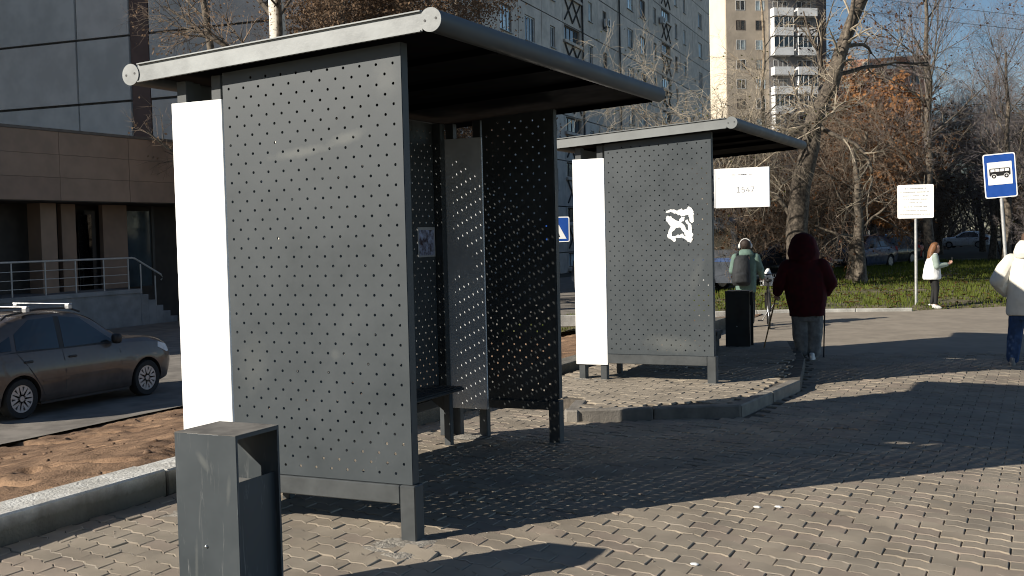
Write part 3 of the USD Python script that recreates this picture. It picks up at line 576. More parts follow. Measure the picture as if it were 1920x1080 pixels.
for nm, a, b, m, lab in (('walking_stick', (-.37, .135, .965), (-.60, .2, .0), M('stick_wood', (.25, .16, .075), .6, .3, 20), 'light wooden walking stick in the left hand of the red coat'), ('walking_stick', (.29, .15, .93), (.262, .18, .0), blk, 'black walking cane in the right hand of the red coat')):
    s = thing(nm, lab, 'walking stick', (.15, 10.6, -.13), DEPTHY); a, b = np.array(a), np.array(b); part(s, 'shaft', tubeline([a, b + (a - b) * .02], [.012, .010], 10), m, smooth=40)
    part(s, 'tip', tubeline([b + (a - b) * .0199, b], [.015, .017], 10), blk); part(s, 'grip', hull_chain([(a + [0, -.05, .01], .015, a + [0, .06, .012], .014)], .01, 2), m, smooth=True)
# -- person with backpack, headphones and bicycle
O2, A2 = (-1.93, 15.75, -.13), 18.0
t = thing('person', 'person in a mint jacket with backpack and white headphones wheeling a bicycle', 'person', O2, A2)
hb, hp_ = head_bones((.0, .03, 1.555), .098)
lw, rw = np.array((-.10, .30, .95)), np.array((.335, .26, .93))
body = hull_chain([((0, 0, .92), .13, (0, 0, 1.3), .14), ((0, .01, 1.38), .055, (0, .02, 1.48), .052), ((-.08, 0, .9), .09, (-.08, .02, .48), .06), ((-.08, .02, .48), .055, (-.08, -.04, .08), .04), ((.08, 0, .9), .09, (.09, .02, .48), .06), ((.09, .02, .48), .055, (.09, .02, .08), .04),
    ((-.17, 0, 1.33), .05, (-.23, .06, 1.08), .042), ((-.23, .06, 1.08), .04, lw, .028), ((.17, 0, 1.33), .05, (.26, .03, 1.09), .042), ((.26, .03, 1.09), .04, rw, .028)] + hb + hand_bones(lw, (.3, .8, -.1), -1, (0, .2, -1)) + hand_bones(rw, (.2, .9, -.1), 1, (0, .2, -1)), .022, 8)
part(t, 'body', body, skin, smooth=True); features(t, hp_)
mint = M('mint_fleece', (.115, .175, .145), .95, .12, 14, bump=.2, bscale=40)
part(t, 'jacket', garment([(.66, 0, 0, .185, .14), (.72, 0, 0, .195, .15), (.95, 0, 0, .195, .15), (1.2, 0, 0, .215, .145), (1.33, 0, 0, .19, .12), (1.41, 0, 0, .11, .10)], [((-.19, 0, 1.32), .085, (-.24, .06, 1.08), .075), ((-.24, .06, 1.08), .072, (-.13, .26, .96), .05), ((.19, 0, 1.32), .085, (.275, .03, 1.09), .078), ((.275, .03, 1.09), .075, (.325, .22, .945), .05)], .03, 8, .012, 11), mint, smooth=True)
part(t, 'hood', garment([(1.33, 0, -.05, .10, .06), (1.38, 0, -.06, .155, .10), (1.44, 0, -.05, .13, .09), (1.48, 0, -.03, .085, .07)], (), .025, 4, .008, 2), mint, smooth=True)
hair = garment([(1.49, 0, -.0, .065, .07), (1.54, 0, -.012, .096, .095), (1.60, 0, -.012, .10, .10), (1.65, 0, -.01, .075, .08), (1.672, 0, 0, .03, .03)], (), .02, 3, .008, 4)
part(t, 'hair', hair, M('hair_dark', (.03, .02, .015), .7, .3, 40), smooth=True)
part(t, 'trousers', garment([(.62, 0, 0, .165, .13), (.78, 0, 0, .17, .13)], [((-.08, 0, .70), .095, (-.08, .02, .45), .08), ((-.08, .02, .45), .08, (-.08, -.03, .1), .065), ((.085, 0, .70), .095, (.09, .02, .45), .08), ((.09, .02, .45), .08, (.09, .02, .1), .065)], .03, 6, .01, 3), M('black_trousers', (.02, .024, .024), .85, .2, 14), smooth=True)
part(t, 'shoe', shoe(-.08, -.05), shoe_dark, smooth=True); part(t, 'shoe', shoe(.09, .0), shoe_dark, smooth=True)
s = thing('headphones', 'white over ear headphones on the head of the mint jacketed person', 'headphones', O2, A2)
an = np.linspace(-.1, math.pi + .1, 15); part(s, 'band', tubeline(np.c_[np.cos(an) * .108, np.full(15, .02), 1.565 + np.sin(an) * .118], .009, 6), shoe_white, smooth=True)
for q in (-1, 1): part(s, 'ear_cup', T(garment([(-.045, 0, 0, .012, .02), (-.02, 0, 0, .024, .038), (.02, 0, 0, .024, .038), (.045, 0, 0, .012, .02)], (), .015, 2, 0), (q * .108, .02, 1.545)), shoe_white, smooth=True)
s = thing('backpack', 'dark backpack on the back of the mint jacketed person', 'backpack', O2, A2); bpm = M('backpack_cloth', (.02, .022, .024), .75, .35, 10, bump=.3, bscale=25)
part(s, 'bag', garment([(.80, -.10, -.22, .15, .08), (.86, -.10, -.24, .175, .11), (1.1, -.10, -.235, .17, .11), (1.28, -.09, -.21, .15, .09), (1.37, -.08, -.19, .10, .05)], (), .025, 5, .014, 21), bpm, smooth=True)
part(s, 'pocket', garment([(.85, -.11, -.33, .11, .03), (.88, -.11, -.345, .125, .045), (1.02, -.11, -.34, .12, .045), (1.06, -.11, -.325, .09, .03)], (), .02, 3, .006, 6), bpm, smooth=True)
for q in (-1, 1): part(s, 'strap', tubeline([(-.08 + q * .10, -.15, 1.36), (q * .13, -.06, 1.43), (q * .145, .09, 1.38), (q * .15, .16, 1.2), (q * .16, .06, .98)], .019, 8), bpm, smooth=True)
s = thing('bicycle', 'dark bicycle with a white front basket wheeled by the mint jacketed person', 'bicycle', wpt(O2, (.42, .05, 0), A2), A2 - 4); bkm = M('bike_frame', (.025, .025, .027), .4, .2, 6); chrome = M('chrome', (.6, .6, .6), .25, metal=1.0)
for y, rr in ((.52, .335), (-.52, .335)):
    th = np.linspace(0, 2 * np.pi, 29); w_ = part(s, 'wheel', tubeline(np.c_[0 * th, y + rr * np.cos(th), .34 + rr * np.sin(th)], .019, 8, False), blk, smooth=True)
    part(w_, 'rim', tubeline(np.c_[0 * th, y + .30 * np.cos(th), .34 + .30 * np.sin(th)], .011, 6, False), chrome, smooth=True)
    part(w_, 'spokes', cat([tubeline([(0.01, y, .34), (0, y + .3 * math.cos(a), .34 + .3 * math.sin(a))], .0022, 4) for a in np.arange(20) / 20 * 6.283]), chrome)
part(s, 'frame', cat([tubeline(p, .017, 10) for p in ([(0, -.15, .85), (0, -.05, .28)], [(0, -.05, .28), (0, .36, .72)], [(0, -.12, .74), (0, .35, .80)], [(0, -.05, .28), (.03, -.52, .34)], [(0, -.12, .74), (.03, -.52, .34)], [(0, .34, .92), (.0, .40, .62)], [(.04, .40, .62), (.04, .52, .34)], [(-.04, .40, .62), (-.04, .52, .34)])]), bkm, smooth=40)
part(s, 'handlebar', tubeline([(-.28, .18, 1.0), (-.2, .28, 1.0), (0, .34, .98), (.2, .28, 1.0), (.28, .18, 1.0)], .013, 8), bkm, smooth=True)
part(s, 'saddle', garment([(.86, 0, -.2, .05, .10), (.89, 0, -.2, .075, .13), (.91, 0, -.2, .06, .12)], (), .02, 3, 0), blk, smooth=True)
part(s, 'pedal', cat([tubeline([(-.02, -.05, .28), (-.12, -.05, .12)], .01, 6), bx(-.2, -.1, -.09, -.01, .11, .13), tubeline([(.02, -.05, .28), (.1, -.05, .44)], .01, 6), bx(.09, .19, -.09, -.01, .43, .45)]), bkm)
part(s, 'basket', cat([tubeline([(-.13 + .26 * a, .40, .76), (-.15 + .3 * a, .38, .98)], .006, 5) for a in np.linspace(0, 1, 8)] + [tubeline([(-.13, .40, z), (.13, .40, z), (.14, .6, z), (-.14, .6, z), (-.13, .4, z)], .006, 5) for z in (.76, .84, .91, .98)]), shoe_white)
single('carrier_bag', T(garment([(.76, .0, 0, .08, .07), (.8, 0, 0, .10, .085), (.92, 0, 0, .10, .08), (1.03, .02, 0, .06, .05), (1.09, .04, 0, .03, .02)], (), .02, 2, .03, 17, freq=14), wpt(O2, (.42 + .03, .05 + .5, 0), A2)), M('bag_white', (.7, .7, .68), .5, .1, 14), 'crumpled white carrier bag in the bicycle basket', 'bag', smooth=True)
# -- woman with the phone
O3, A3 = (.98, 21.0, -.12), -72.0
t = thing('person', 'long haired person in a white jacket and black leggings looking at a phone', 'person', O3, A3, scale=.9)
hb, hp_ = head_bones((0, .05, 1.50), .098, (0, 1, -.45))
lw, rw = np.array((-.08, .33, 1.10)), np.array((.10, .34, 1.10))
body = hull_chain([((0, 0, .90), .115, (0, 0, 1.25), .12), ((0, .01, 1.33), .05, (0, .03, 1.43), .048), ((-.075, 0, .88), .085, (-.07, .03, .47), .058), ((-.07, .03, .47), .052, (-.07, -.03, .08), .036), ((.075, 0, .88), .085, (.08, .05, .47), .058), ((.08, .05, .47), .052, (.085, .03, .08), .036),
    ((-.15, 0, 1.28), .045, (-.19, .04, 1.04), .038), ((-.19, .04, 1.04), .036, lw, .026), ((.15, 0, 1.28), .045, (.19, .04, 1.04), .038), ((.19, .04, 1.04), .036, rw, .026)] + hb + hand_bones(lw, (.3, .9, .25), 1, (.5, -.2, .8)) + hand_bones(rw, (-.3, .9, .25), -1, (-.5, -.2, .8)), .02, 8)
part(t, 'body', body, skin, smooth=True); features(t, hp_)
wj = M('white_jacket', (.74, .75, .74), .8, .06, 10, bump=.2, bscale=30)
part(t, 'jacket', garment([(.72, 0, -.03, .20, .20), (.76, 0, -.03, .215, .22), (.95, 0, -.04, .20, .20), (1.15, 0, -.02, .19, .16), (1.28, 0, 0, .17, .12), (1.37, 0, .01, .09, .085)], (), .03, 6, .022, 13), wj, smooth=True)
part(t, 'sleeve', hull_chain([((-.175, 0, 1.27), .085, (-.21, .03, 1.05), .08), ((-.21, .03, 1.05), .078, (-.10, .27, 1.08), .05)], .03, 6), M('sage_sleeve', (.27, .33, .29), .85, .1, 12), smooth=True)
part(t, 'sleeve', hull_chain([((.175, 0, 1.27), .085, (.21, .03, 1.05), .08), ((.21, .03, 1.05), .078, (.12, .28, 1.08), .05)], .03, 6), M('sage_sleeve', (.27, .33, .29)), smooth=True)
part(t, 'hair', garment([(1.18, 0, -.10, .09, .035), (1.28, 0, -.09, .115, .06), (1.42, 0, -.03, .115, .10), (1.52, 0, .01, .105, .105), (1.60, 0, .04, .08, .085), (1.63, 0, .05, .03, .03)], (), .02, 3, .012, 5), M('auburn_hair', (.17, .075, .03), .6, .3, 40), smooth=True)
part(t, 'leggings', hull_chain([((-.075, 0, .86), .098, (-.07, .03, .47), .066), ((-.07, .03, .47), .062, (-.07, -.03, .13), .044), ((.075, 0, .86), .098, (.08, .05, .47), .066), ((.08, .05, .47), .062, (.085, .03, .13), .044), ((-.06, 0, .86), .1, (.06, 0, .86), .1)], .03, 6), M('leggings', (.012, .012, .012), .8), smooth=True)
part(t, 'shoe', shoe(-.07, -.04, 0, 0, .24), shoe_white, smooth=True); part(t, 'shoe', shoe(.085, .02, 0, 0, .24), shoe_white, smooth=True)
s = thing('phone', 'phone held by the person in the white jacket', 'phone', O3, A3, scale=.9); part(s, 'case', rb(-.03, .045, .43, .445, 1.12, 1.26, .006), blk)
# -- person at the right edge
O4, A4 = (3.02, 10.9, -.16), 0.0
t = thing('person', 'person in a cream hooded jacket and blue jeans walking away at the right edge', 'person', O4, A4)
hb, hp_ = head_bones((.02, .04, 1.66), .1)
body = hull_chain([((0, 0, .95), .14, (0, 0, 1.36), .14), ((0, .01, 1.43), .058, (.01, .03, 1.55), .055), ((-.10, 0, .92), .10, (-.15, -.02, .5), .065), ((-.15, -.02, .5), .06, (-.19, -.10, .09), .042), ((.10, 0, .92), .10, (.13, .16, .52), .065), ((.13, .16, .52), .06, (.13, .18, .09), .042),
    ((-.2, 0, 1.38), .055, (-.36, -.05, 1.13), .045), ((-.36, -.05, 1.13), .042, (-.24, .13, 1.0), .03), ((.2, 0, 1.38), .055, (.36, -.05, 1.13), .045), ((.36, -.05, 1.13), .042, (.24, .13, 1.0), .03)] + hb + hand_bones((-.24, .13, 1.0), (.6, .6, -.3), 1, (.5, -.6, 0)) + hand_bones((.24, .13, 1.0), (-.6, .6, -.3), -1, (-.5, -.6, 0)), .022, 8)
part(t, 'body', body, skin, smooth=True); features(t, hp_)
cream = M('cream_jacket', (.70, .66, .57), .75, .06, 8, bump=.25, bscale=22)
part(t, 'jacket', garment([(.66, 0, 0, .255, .19), (.70, 0, 0, .27, .20), (.92, 0, 0, .26, .20), (1.18, 0, 0, .27, .19), (1.36, 0, 0, .25, .15), (1.46, 0, .01, .15, .12), (1.50, 0, .02, .11, .10)], [((-.22, 0, 1.38), .105, (-.36, -.06, 1.12), .11), ((-.36, -.06, 1.12), .11, (-.27, .10, .98), .09), ((.22, 0, 1.38), .105, (.36, -.06, 1.12), .11), ((.36, -.06, 1.12), .11, (.27, .10, .98), .09)], .03, 6, .02, 23), cream, smooth=True)
part(t, 'hood', garment([(1.42, 0, -.06, .15, .09), (1.50, 0, -.07, .18, .11), (1.60, 0, -.05, .15, .09), (1.66, 0, -.03, .10, .06)], (), .025, 4, .012, 2), cream, smooth=True)
part(t, 'hair', garment([(1.58, .02, -.01, .07, .07), (1.66, .02, -.01, .108, .105), (1.73, .02, .0, .10, .10), (1.775, .02, .01, .05, .05)], (), .02, 3, .008, 4), M('hair_brown', (.10, .06, .04), .7, .3, 40), smooth=True)
part(t, 'jeans', garment([(.60, 0, 0, .20, .15), (.86, 0, 0, .20, .15)], [((-.11, 0, .78), .115, (-.15, -.02, .48), .098), ((-.15, -.02, .48), .098, (-.185, -.09, .10), .082), ((.11, 0, .78), .115, (.13, .15, .5), .098), ((.13, .15, .5), .098, (.13, .18, .1), .082)], .03, 6, .012, 8), M('jeans', (.025, .055, .13), .85, .25, 12, bump=.2, bscale=60), smooth=True)
part(t, 'shoe', shoe(-.19, -.12), M('shoe_grey', (.22, .21, .20)), smooth=True); part(t, 'shoe', shoe(.13, .16), M('shoe_grey', (.22, .21, .20)), smooth=True)
# ------------------------------------------------------------------ cars
from scipy.interpolate import PchipInterpolator
STN = np.array([  # x, zb, wlow, wmax, zbelt, wbelt, ztop, wtop
    (-2.12, .34, .58, .66, .86, .62, .92, .50), (-2.06, .27, .68, .76, .92, .70, .99, .56), (-1.85, .22, .76, .82, .965, .75, 1.07, .58), (-1.55, .20, .79, .845, .97, .765, 1.26, .575), (-1.2, .19, .80, .85, .965, .77, 1.42, .565),
    (-.7, .18, .80, .85, .955, .775, 1.51, .58), (-.1, .18, .80, .85, .945, .775, 1.50, .575), (.3, .18, .80, .85, .94, .775, 1.39, .58), (.7, .18, .80, .85, .935, .77, 1.14, .62), (.95, .18, .80, .85, .925, .765, 1.0, .66),
    (1.3, .19, .79, .84, .91, .765, .99, .66), (1.62, .20, .775, .83, .875, .75, .955, .63), (1.83, .23, .73, .79, .835, .70, .90, .57), (1.94, .28, .65, .72, .78, .63, .835, .50), (1.98, .34, .58, .66, .71, .57, .755, .45)])
SP = [PchipInterpolator(STN[:, 0], STN[:, k]) for k in range(1, 8)]
def section(x):
    zb, wl, wm, zbl, wb, zt_, wt = [float(s(x)) for s in SP]
    half = [(0, zb), (wl * .92, zb), (wl, zb + .03), (wl + (wm - wl) * .6, zb + .14), (wm, zb + (zbl - zb) * .5), (wm * .995, zb + (zbl - zb) * .72), (wb + .012, zbl - .02), (wb, zbl), (wt + (wb - wt) * .5, zbl + (zt_ - zbl) * .5), (wt + .02, zbl + (zt_ - zbl) * .86), (wt - .05, zbl + (zt_ - zbl) * .965), (wt * .5, zt_), (0, zt_ + .008)]
    return np.array(half)
def side_y(x, z): s = section(x)[1:11]; return float(np.interp(z, s[:, 1], s[:, 0]))
XS = np.linspace(-2.12, 1.98, 64)
def car_shell():
    rings = []
    for x in XS:
        h = section(x); full = np.vstack([h, (h[1:-1] * [-1, 1])[::-1]]); rings.append(np.c_[np.full(len(full), x), full])
    m = tri2man(loft(rings))
    for wx in (1.29, -1.21):
        for s in (-1, 1): m = m - m3.Manifold.cylinder(.3, .345, .345, 36).rotate([90, 0, 0]).translate([wx, s * .75 + .15, .295])
    return man2tri(m)
SHELL = car_shell()
def on_side(poly, s, off=.006, sub=3):
    g = Polygon(poly); v, f = trimesh.creation.triangulate_polygon(g, engine='earcut'); m = trimesh.Trimesh(np.c_[v, 0 * v[:, 0]], f, process=False)
    for _ in range(sub): m = m.subdivide()
    q = m.vertices; y = np.array([side_y(a, b) for a, b in q[:, :2]]) + off
    o = trimesh.Trimesh(np.c_[q[:, 0], s * y, q[:, 1]], m.faces, process=False)
    n = o.face_normals[:, 1].mean() * s
    if n < 0: o.invert()
    i = trimesh.Trimesh(o.vertices - [0, s * .008, 0], o.faces[:, ::-1], process=False); return cat([o, i])
def over_top(x0, x1, w0, w1, off=.007, n=12):
    v = []
    for x in np.linspace(x0, x1, n):
        h = section(x); k = (x - x0) / (x1 - x0); w = w0 + (w1 - w0) * k
        for y in np.linspace(-w, w, 9): v.append((x, y, np.interp(abs(y), h[::-1][:4, 0], h[::-1][:4, 1]) + off))
    f = []
    for i in range(n - 1):
        for j in range(8): a = i * 9 + j; f += [[a, a + 9, a + 10], [a, a + 10, a + 1]]
    m = trimesh.Trimesh(np.array(v), f, process=False)
    if m.face_normals[:, 2].mean() < 0: m.invert()
    return m
tyre = M('tyre', (.018, .018, .018), .85, .15, 20); trim = M('car_trim', (.02, .02, .02), .5); carglass = M('car_glass', (.012, .016, .018), .05, .0, spec=.8); alloy = M('wheel_cover', (.42, .42, .42), .35, .08, 9, metal=.5); lampm = M('headlamp', (.5, .52, .53), .1, spec=.8); redl = M('tail_lamp', (.28, .012, .01), .2)
TYRE_P = np.array([(.20, -.09), (.275, -.095), (.293, -.075), (.297, 0), (.293, .075), (.275, .095), (.20, .09), (.20, -.09)])
TY = trimesh.creation.revolve(TYRE_P, sections=36); TY.apply_transform(trimesh.transformations.rotation_matrix(math.pi / 2, [1, 0, 0]))
def wheel_cover(s):
    ms = [tubeline([(0, s * .052, 0), (0, s * .06, 0)], [.2, .2], 32)]
    sp = []
    for k in range(7):
        a = k / 7 * 2 * math.pi
        for da in (-.17, .17):
            p = np.array([(.03, -.022), (.19, -.034), (.19, .034), (.03, .022)]); c, q = math.cos(a + da * .9), math.sin(a + da * .9); p = p @ np.array([[c, q], [-q, c]])
            sp.append(prism([(u, w) for u, w in p], min(s * .062, s * .082), max(s * .062, s * .082), 'y'))
    rim = trimesh.creation.annulus(.178, .205, .02, sections=32); rim.apply_transform(trimesh.transformations.rotation_matrix(math.pi / 2, [1, 0, 0])); rim.apply_translation([0, s * .073, 0])
    hub = tubeline([(0, s * .062, 0), (0, s * .092, 0)], [.05, .04], 20)
    return ms[0], cat(sp + [rim, hub])
def car(label, loc, rz, paint, group=None, scale=1.0, rails=False, detail=True):
    t = thing('parked_car', label, 'car', loc, rz, group, scale=scale)
    part(t, 'body', SHELL, paint, smooth=28)
    W1 = [(.66, .965), (.10, 1.375), (-.30, 1.425), (-.36, .965)]; W2 = [(-.45, .965), (-.40, 1.425), (-.86, 1.41), (-1.17, 1.22), (-1.22, .985)]; W3 = [(-1.30, .995), (-1.25, 1.20), (-1.44, 1.12), (-1.66, 1.0)]
    for s in (-1, 1):
        for w in (W1, W2, W3): part(t, 'side_window', on_side(w, s, sub=2), carglass)
        part(t, 'window_frame', cat([on_side([(-.37, .95), (-.31, 1.43), (-.40, 1.43), (-.44, .95)], s, .004, 1), on_side([(.74, .945), (.66, .96), (-1.7, .98), (-1.7, .965), (.74, .93)], s, .004, 2)]), trim)
        for x0, x1 in ((.72, .73), (-.40, -.41)): part(t, 'door_seam', on_side([(x0, .30), (x1 - .002, .30), (x1 - .002, .94), (x0, .94)], s, .003, 2), trim)
        part(t, 'door_seam', on_side([(-1.0, .62), (-.86, .42), (-.80, .30), (-.79, .30), (-.85, .43), (-.99, .63), (-1.22, .95), (-1.23, .95)], s, .003, 2), trim)
        for x in (-.30, -1.12):
            part(t, 'door_handle', T(rb(x - .02, x + .13, -.012, .012, .80, .835, .011), (0, s * (side_y(x, .82) + .012), 0)), trim)
        part(t, 'side_moulding', on_side([(.68, .49), (.68, .53), (-.85, .53), (-.82, .49)], s, .010, 2), paint)
        part(t, 'mirror', T(garment([(.93, 0, 0, .05, .06), (.97, 0, 0, .075, .09), (1.05, 0, 0, .075, .09), (1.09, 0, 0, .05, .06)], (), .03, 3, 0), (.60, s * .88, 0)), trim, smooth=True)
        part(t, 'headlamp', on_side([(1.58, .78), (1.62, .86), (1.86, .80), (1.93, .70), (1.78, .68)], s, .006, 2), lampm)
        part(t, 'tail_lamp', on_side([(-1.72, .82), (-1.78, .97), (-2.08, .90), (-2.08, .74)], s, .006, 2), redl)
        for wx in (1.29, -1.21):
            w_ = part(t, 'wheel', T(TY, (wx, s * .74, .297)), tyre, smooth=50); a, b = wheel_cover(s); part(w_, 'wheel_disc', T(a, (wx, s * .74, .297)), trim); part(w_, 'rim', T(b, (wx, s * .74, .297)), alloy)
    part(t, 'sill_skirt', cat([bx(-.84, .92, -.79, .79, .165, .20)]), trim)
    part(t, 'windscreen', over_top(.86, .12, .60, .50), carglass); part(t, 'rear_window', over_top(-1.83, -1.28, .50, .48), carglass)
    part(t, 'front_grille', T(cham(1.93, 1.995, -.38, .38, .36, .50, .02), (0, 0, 0)), trim); part(t, 'number_plate', bx(1.9955, 2.002, -.25, .25, .40, .49), wpaint)
    if rails:
        for s in (-1, 1): part(t, 'roof_rail', tubeline([(-1.25, s * .5, 1.43), (-1.15, s * .5, 1.49), (-.6, s * .5, 1.55), (.0, s * .5, 1.535), (.22, s * .5, 1.46)], .016, 8), trim, smooth=True)
        for x in (-.85, -.05):
            c_ = part(t, 'roof_crossbar', rb(x - .03, x + .03, -.62, .62, 1.59, 1.612, .01), chrome)
            for s in (-1, 1): part(c_, 'foot', rb(x - .035, x + .035, s * .56 - .045, s * .56 + .045, 1.52, 1.5895, .01), M('rail_grey', (.4, .4, .4), .35, metal=.5))
    return t
brownp = M('car_brown', (.082, .066, .056), .32, .08, 2, metal=.35, coat=.6, spec=.5)
car('brown liftback car with silver roof bars parked beside the dirt strip', (-10.3, 6.68, -.655), 90, brownp, rails=True, scale=.955)
darkp = M('car_black', (.018, .019, .022), .25, .1, 2, coat=.8); bluep = M('car_navy', (.02, .028, .05), .25, .1, 2, coat=.8); silv = M('car_silver', (.45, .46, .47), .3, .06, 2, metal=.4, coat=.5); wht = M('car_white', (.72, .72, .72), .3, .03, 2, coat=.5); redp = M('car_red', (.35, .02, .02), .3, .06, 2, coat=.6)
# minibus behind the farther shelter
t = thing('minibus', 'blue grey minibus parked beyond the lawn behind the farther shelter', 'minibus', (-5.75, 31.7, -.36), 176); vanp = M('van_paint', (.034, .042, .056), .35, .12, 3, coat=.5)
vb = [(0, .35), (0, 1.6), (.12, 2.3), (.4, 2.5), (4.6, 2.5), (4.95, 2.3), (5.5, 1.45), (6.0, 1.15), (6.1, .4)]; vm = prism(Polygon(vb).buffer(-.12).buffer(.12, quad_segs=5), -1.0, 1.0, 'y'); vt = tri2man(vm)
for wx in (1.2, 4.9): vt = vt - m3.Manifold.cylinder(3, .42, .42, 30, True).rotate([90, 0, 0]).translate([wx, 0, .36])
part(t, 'body', man2tri(vt), vanp, smooth=30)
for s in (-1, 1):
    for x0, x1 in ((.25, 1.5), (1.6, 3.0), (3.1, 4.4)): part(t, 'side_window', prism(rrect(x0, x1, 1.45, 2.15, .08), min(s * 1.0, s * 1.006), max(s * 1.0, s * 1.006), 'y'), carglass)
    part(t, 'side_stripe', bx(.1, 5.8, min(s * 1.0, s * 1.005), max(s * 1.0, s * 1.005), 1.05, 1.17), M('van_stripe', (.02, .05, .14), .5))
    for wx in (1.2, 4.9): w_ = part(t, 'wheel', T(TY, (wx, s * .88, .33)), tyre, smooth=50); part(w_, 'wheel_disc', T(wheel_cover(s)[0], (wx, s * .88, .33)), alloy)
part(t, 'rear_window', bx(-.02, .03, -.8, .8, 1.45, 1.98), carglass)
for s in (-1, 1): part(t, 'tail_lamp', bx(-.015, .02, s * .9 - .06, s * .9 + .06, .8, 1.3), redl)
part(t, 'rear_bumper', cham(-.1, .05, -1.0, 1.0, .38, .62, .03), trim); part(t, 'bumper_strip', bx(-.108, -.1005, -.9, .9, .50, .55), M('bumper_strip', (.4, .4, .4), .5)); part(t, 'number_plate', bx(-.012, -.0005, -.26, .26, .78, .9), wpaint)
lzz = lambda x, y: float(lz(np.array([x]), np.array([y]))[0])
for lab, x, y, rz, p in (('black car parked behind the tree trunk beside the red coat', -6.3, 38.5, 195, darkp), ('navy car parked under the trees, nearest of the dark row', -4.2, 46.0, 250, bluep), ('black car parked under the trees behind the navy car', -3.9, 51.5, 245, darkp), ('dark car parked at the back of the row under the trees', -5.3, 57.5, 240, M('car_graphite', (.05, .052, .055), .3, .1, 2, coat=.7)), ('small red and white car far behind the tree trunks', -4.9, 69.5, 80, redp), ('white car parked far off behind the two signs', -3.3, 103.9, 170, wht), ('silver car parked far off at the end of the dark row', -7.6, 72.0, 200, silv)):
    car(lab, (x, y, lzz(x, y) - .02), rz, p)
# ------------------------------------------------------------------ buildings
def block(name, label, cat_, loc, rz): return thing(name, label, cat_, loc, rz)
panelc = [M(f'facade_panel_{q}', c, .92, .14, 1.3, bump=.25, bscale=30, spec=.2) for q, c in enumerate([(.53, .465, .40), (.49, .435, .375), (.55, .48, .41)])]
endc = [M(f'end_panel_{q}', c, .92, .10, .8, bump=.2, bscale=20, spec=.2) for q, c in enumerate([(.62, .585, .54), (.57, .555, .52), (.64, .60, .55)])]
mastic = M('seam_mastic', (.075, .072, .07), .9, .2, 6); brownst = M('brown_strip', (.15, .10, .085), .9, .12, 2)
pane = M('window_pane', (.03, .04, .045), .04, .3, .6, spec=.9); pane2 = M('window_pane_curtain', (.52, .64, .68), .12, .3, .9, spec=1.0); framew = M('window_frame_white', (.60, .60, .58), .6, .1, 3); frameb = M('window_frame_brown', (.13, .10, .08), .7, .15, 3); latt = M('lattice_bar', (.06, .055, .05), .8)  # pale curtained panes, bright sky reflection painted into their colour
def win(parent, s0, s1, z0, z1, y, g, nb=2, fm=None):
    """window set in a wall whose outer face is local y = 0 (outside is -y): frame with bars, pane behind"""
    fr = .07; ms = [bx(s0, s1, y, y + .06, z0, z0 + fr), bx(s0, s1, y, y + .06, z1 - fr, z1), bx(s0, s0 + fr, y, y + .06, z0 + fr, z1 - fr), bx(s1 - fr, s1, y, y + .06, z0 + fr, z1 - fr)]
    for k in range(1, nb):
        c = s0 + (s1 - s0) * k / nb; ms.append(bx(c - .04, c + .04, y, y + .06, z0 + fr, z1 - fr))
    w = part(parent, 'window', cat(ms), fm or (framew if g.random() < .72 else frameb)); part(w, 'pane', bx(s0 + fr, s1 - fr, y + .03, y + .04, z0 + fr, z1 - fr), pane if g.random() < .5 else pane2); return w
t = thing('apartment_block', 'long grey panel apartment block with a blank end wall behind the shelters', 'building', (-22.35, 30.3, 0), 94.35); g = np.random.default_rng(5)
part(t, 'core', bx(.05, 80.2, .31, 15.9, -2, 28.6), mastic); part(t, 'roof', bx(-.1, 80.3, -.1, 16.1, 28.61, 29.0), endc[0])
cols = []
for base in (-5.4, 21.4, 48.2, 75.2):
    for kind, o, w in (('w', 0, 1.75), ('w', 3.9, 1.75), ('n', 8.0, .95), ('l', 12.0, 3.3), ('n', 16.1, .95), ('n', 19.7, .95)):
        s = base + o
        if 1.2 < s < 78.6: cols.append((kind, s, w))
bounds = [0.0] + [(a[1] + b[1]) / 2 for a, b in zip(cols[:-1], cols[1:])] + [80.2]
for k in range(-1, 9):
    z0, z1 = 12.35 + 2.95 * (k - 4), 15.30 + 2.95 * (k - 4)
    for (kind, s, w), a, b in zip(cols, bounds[:-1], bounds[1:]):
        a2, b2 = a + .03, b - .03; zz0, zz1 = z0 + .03, z1 - .03; m_ = panelc[g.integers(0, 3)]; jx = .02 * g.random()
        if kind == 'l': h0, h1 = z0 + 1.95, z0 + 2.90 + .5
        else: h0, h1 = z0 + (.80 if kind == 'w' else 1.05), z0 + 2.28 + (.0 if kind == 'w' else .1)
        h1 = min(h1, zz1 - .03); s0, s1 = s - w / 2, s + w / 2
        pan = cat([bx(a2, s0, jx, .3, zz0, zz1), bx(s1, b2, jx, .3, zz0, zz1), bx(s0, s1, jx, .3, zz0, h0), bx(s0, s1, jx, .3, h1, zz1)])
        part(t, 'wall_panel', pan, m_)
        if kind == 'l':
            part(t, 'loggia_slab', bx(s0 - .3, s1 + .3, -.16, jx - .003, h0 - .22, h0 - .05), panelc[1])
            lat = []
            for q in (0, 1):
                u0 = s0 + q * (w / 2); u1 = u0 + w / 2
                for (p, e) in (((u0, z0 + .25), (u1, h0 - .28)), ((u0, h0 - .28), (u1, z0 + .25))): lat.append(tubeline([(p[0], -.03, p[1]), (e[0], -.03, e[1])], [.06, .06], 4))
            part(t, 'lattice', cat(lat), latt)
            win(t, s0 + .02, s1 - .02, h0 + .002, h1 - .002, .16, g, 4, frameb)
        else:
            win(t, s0 + .002, s1 - .002, h0 + .002, h1 - .002, .10, g, 3 if kind == 'w' else 2)
            part(t, 'sill', bx(s0 - .05, s1 + .05, -.09, jx - .003, h0 - .05, h0 - .01), M('sill_tin', (.28, .28, .28), .5))
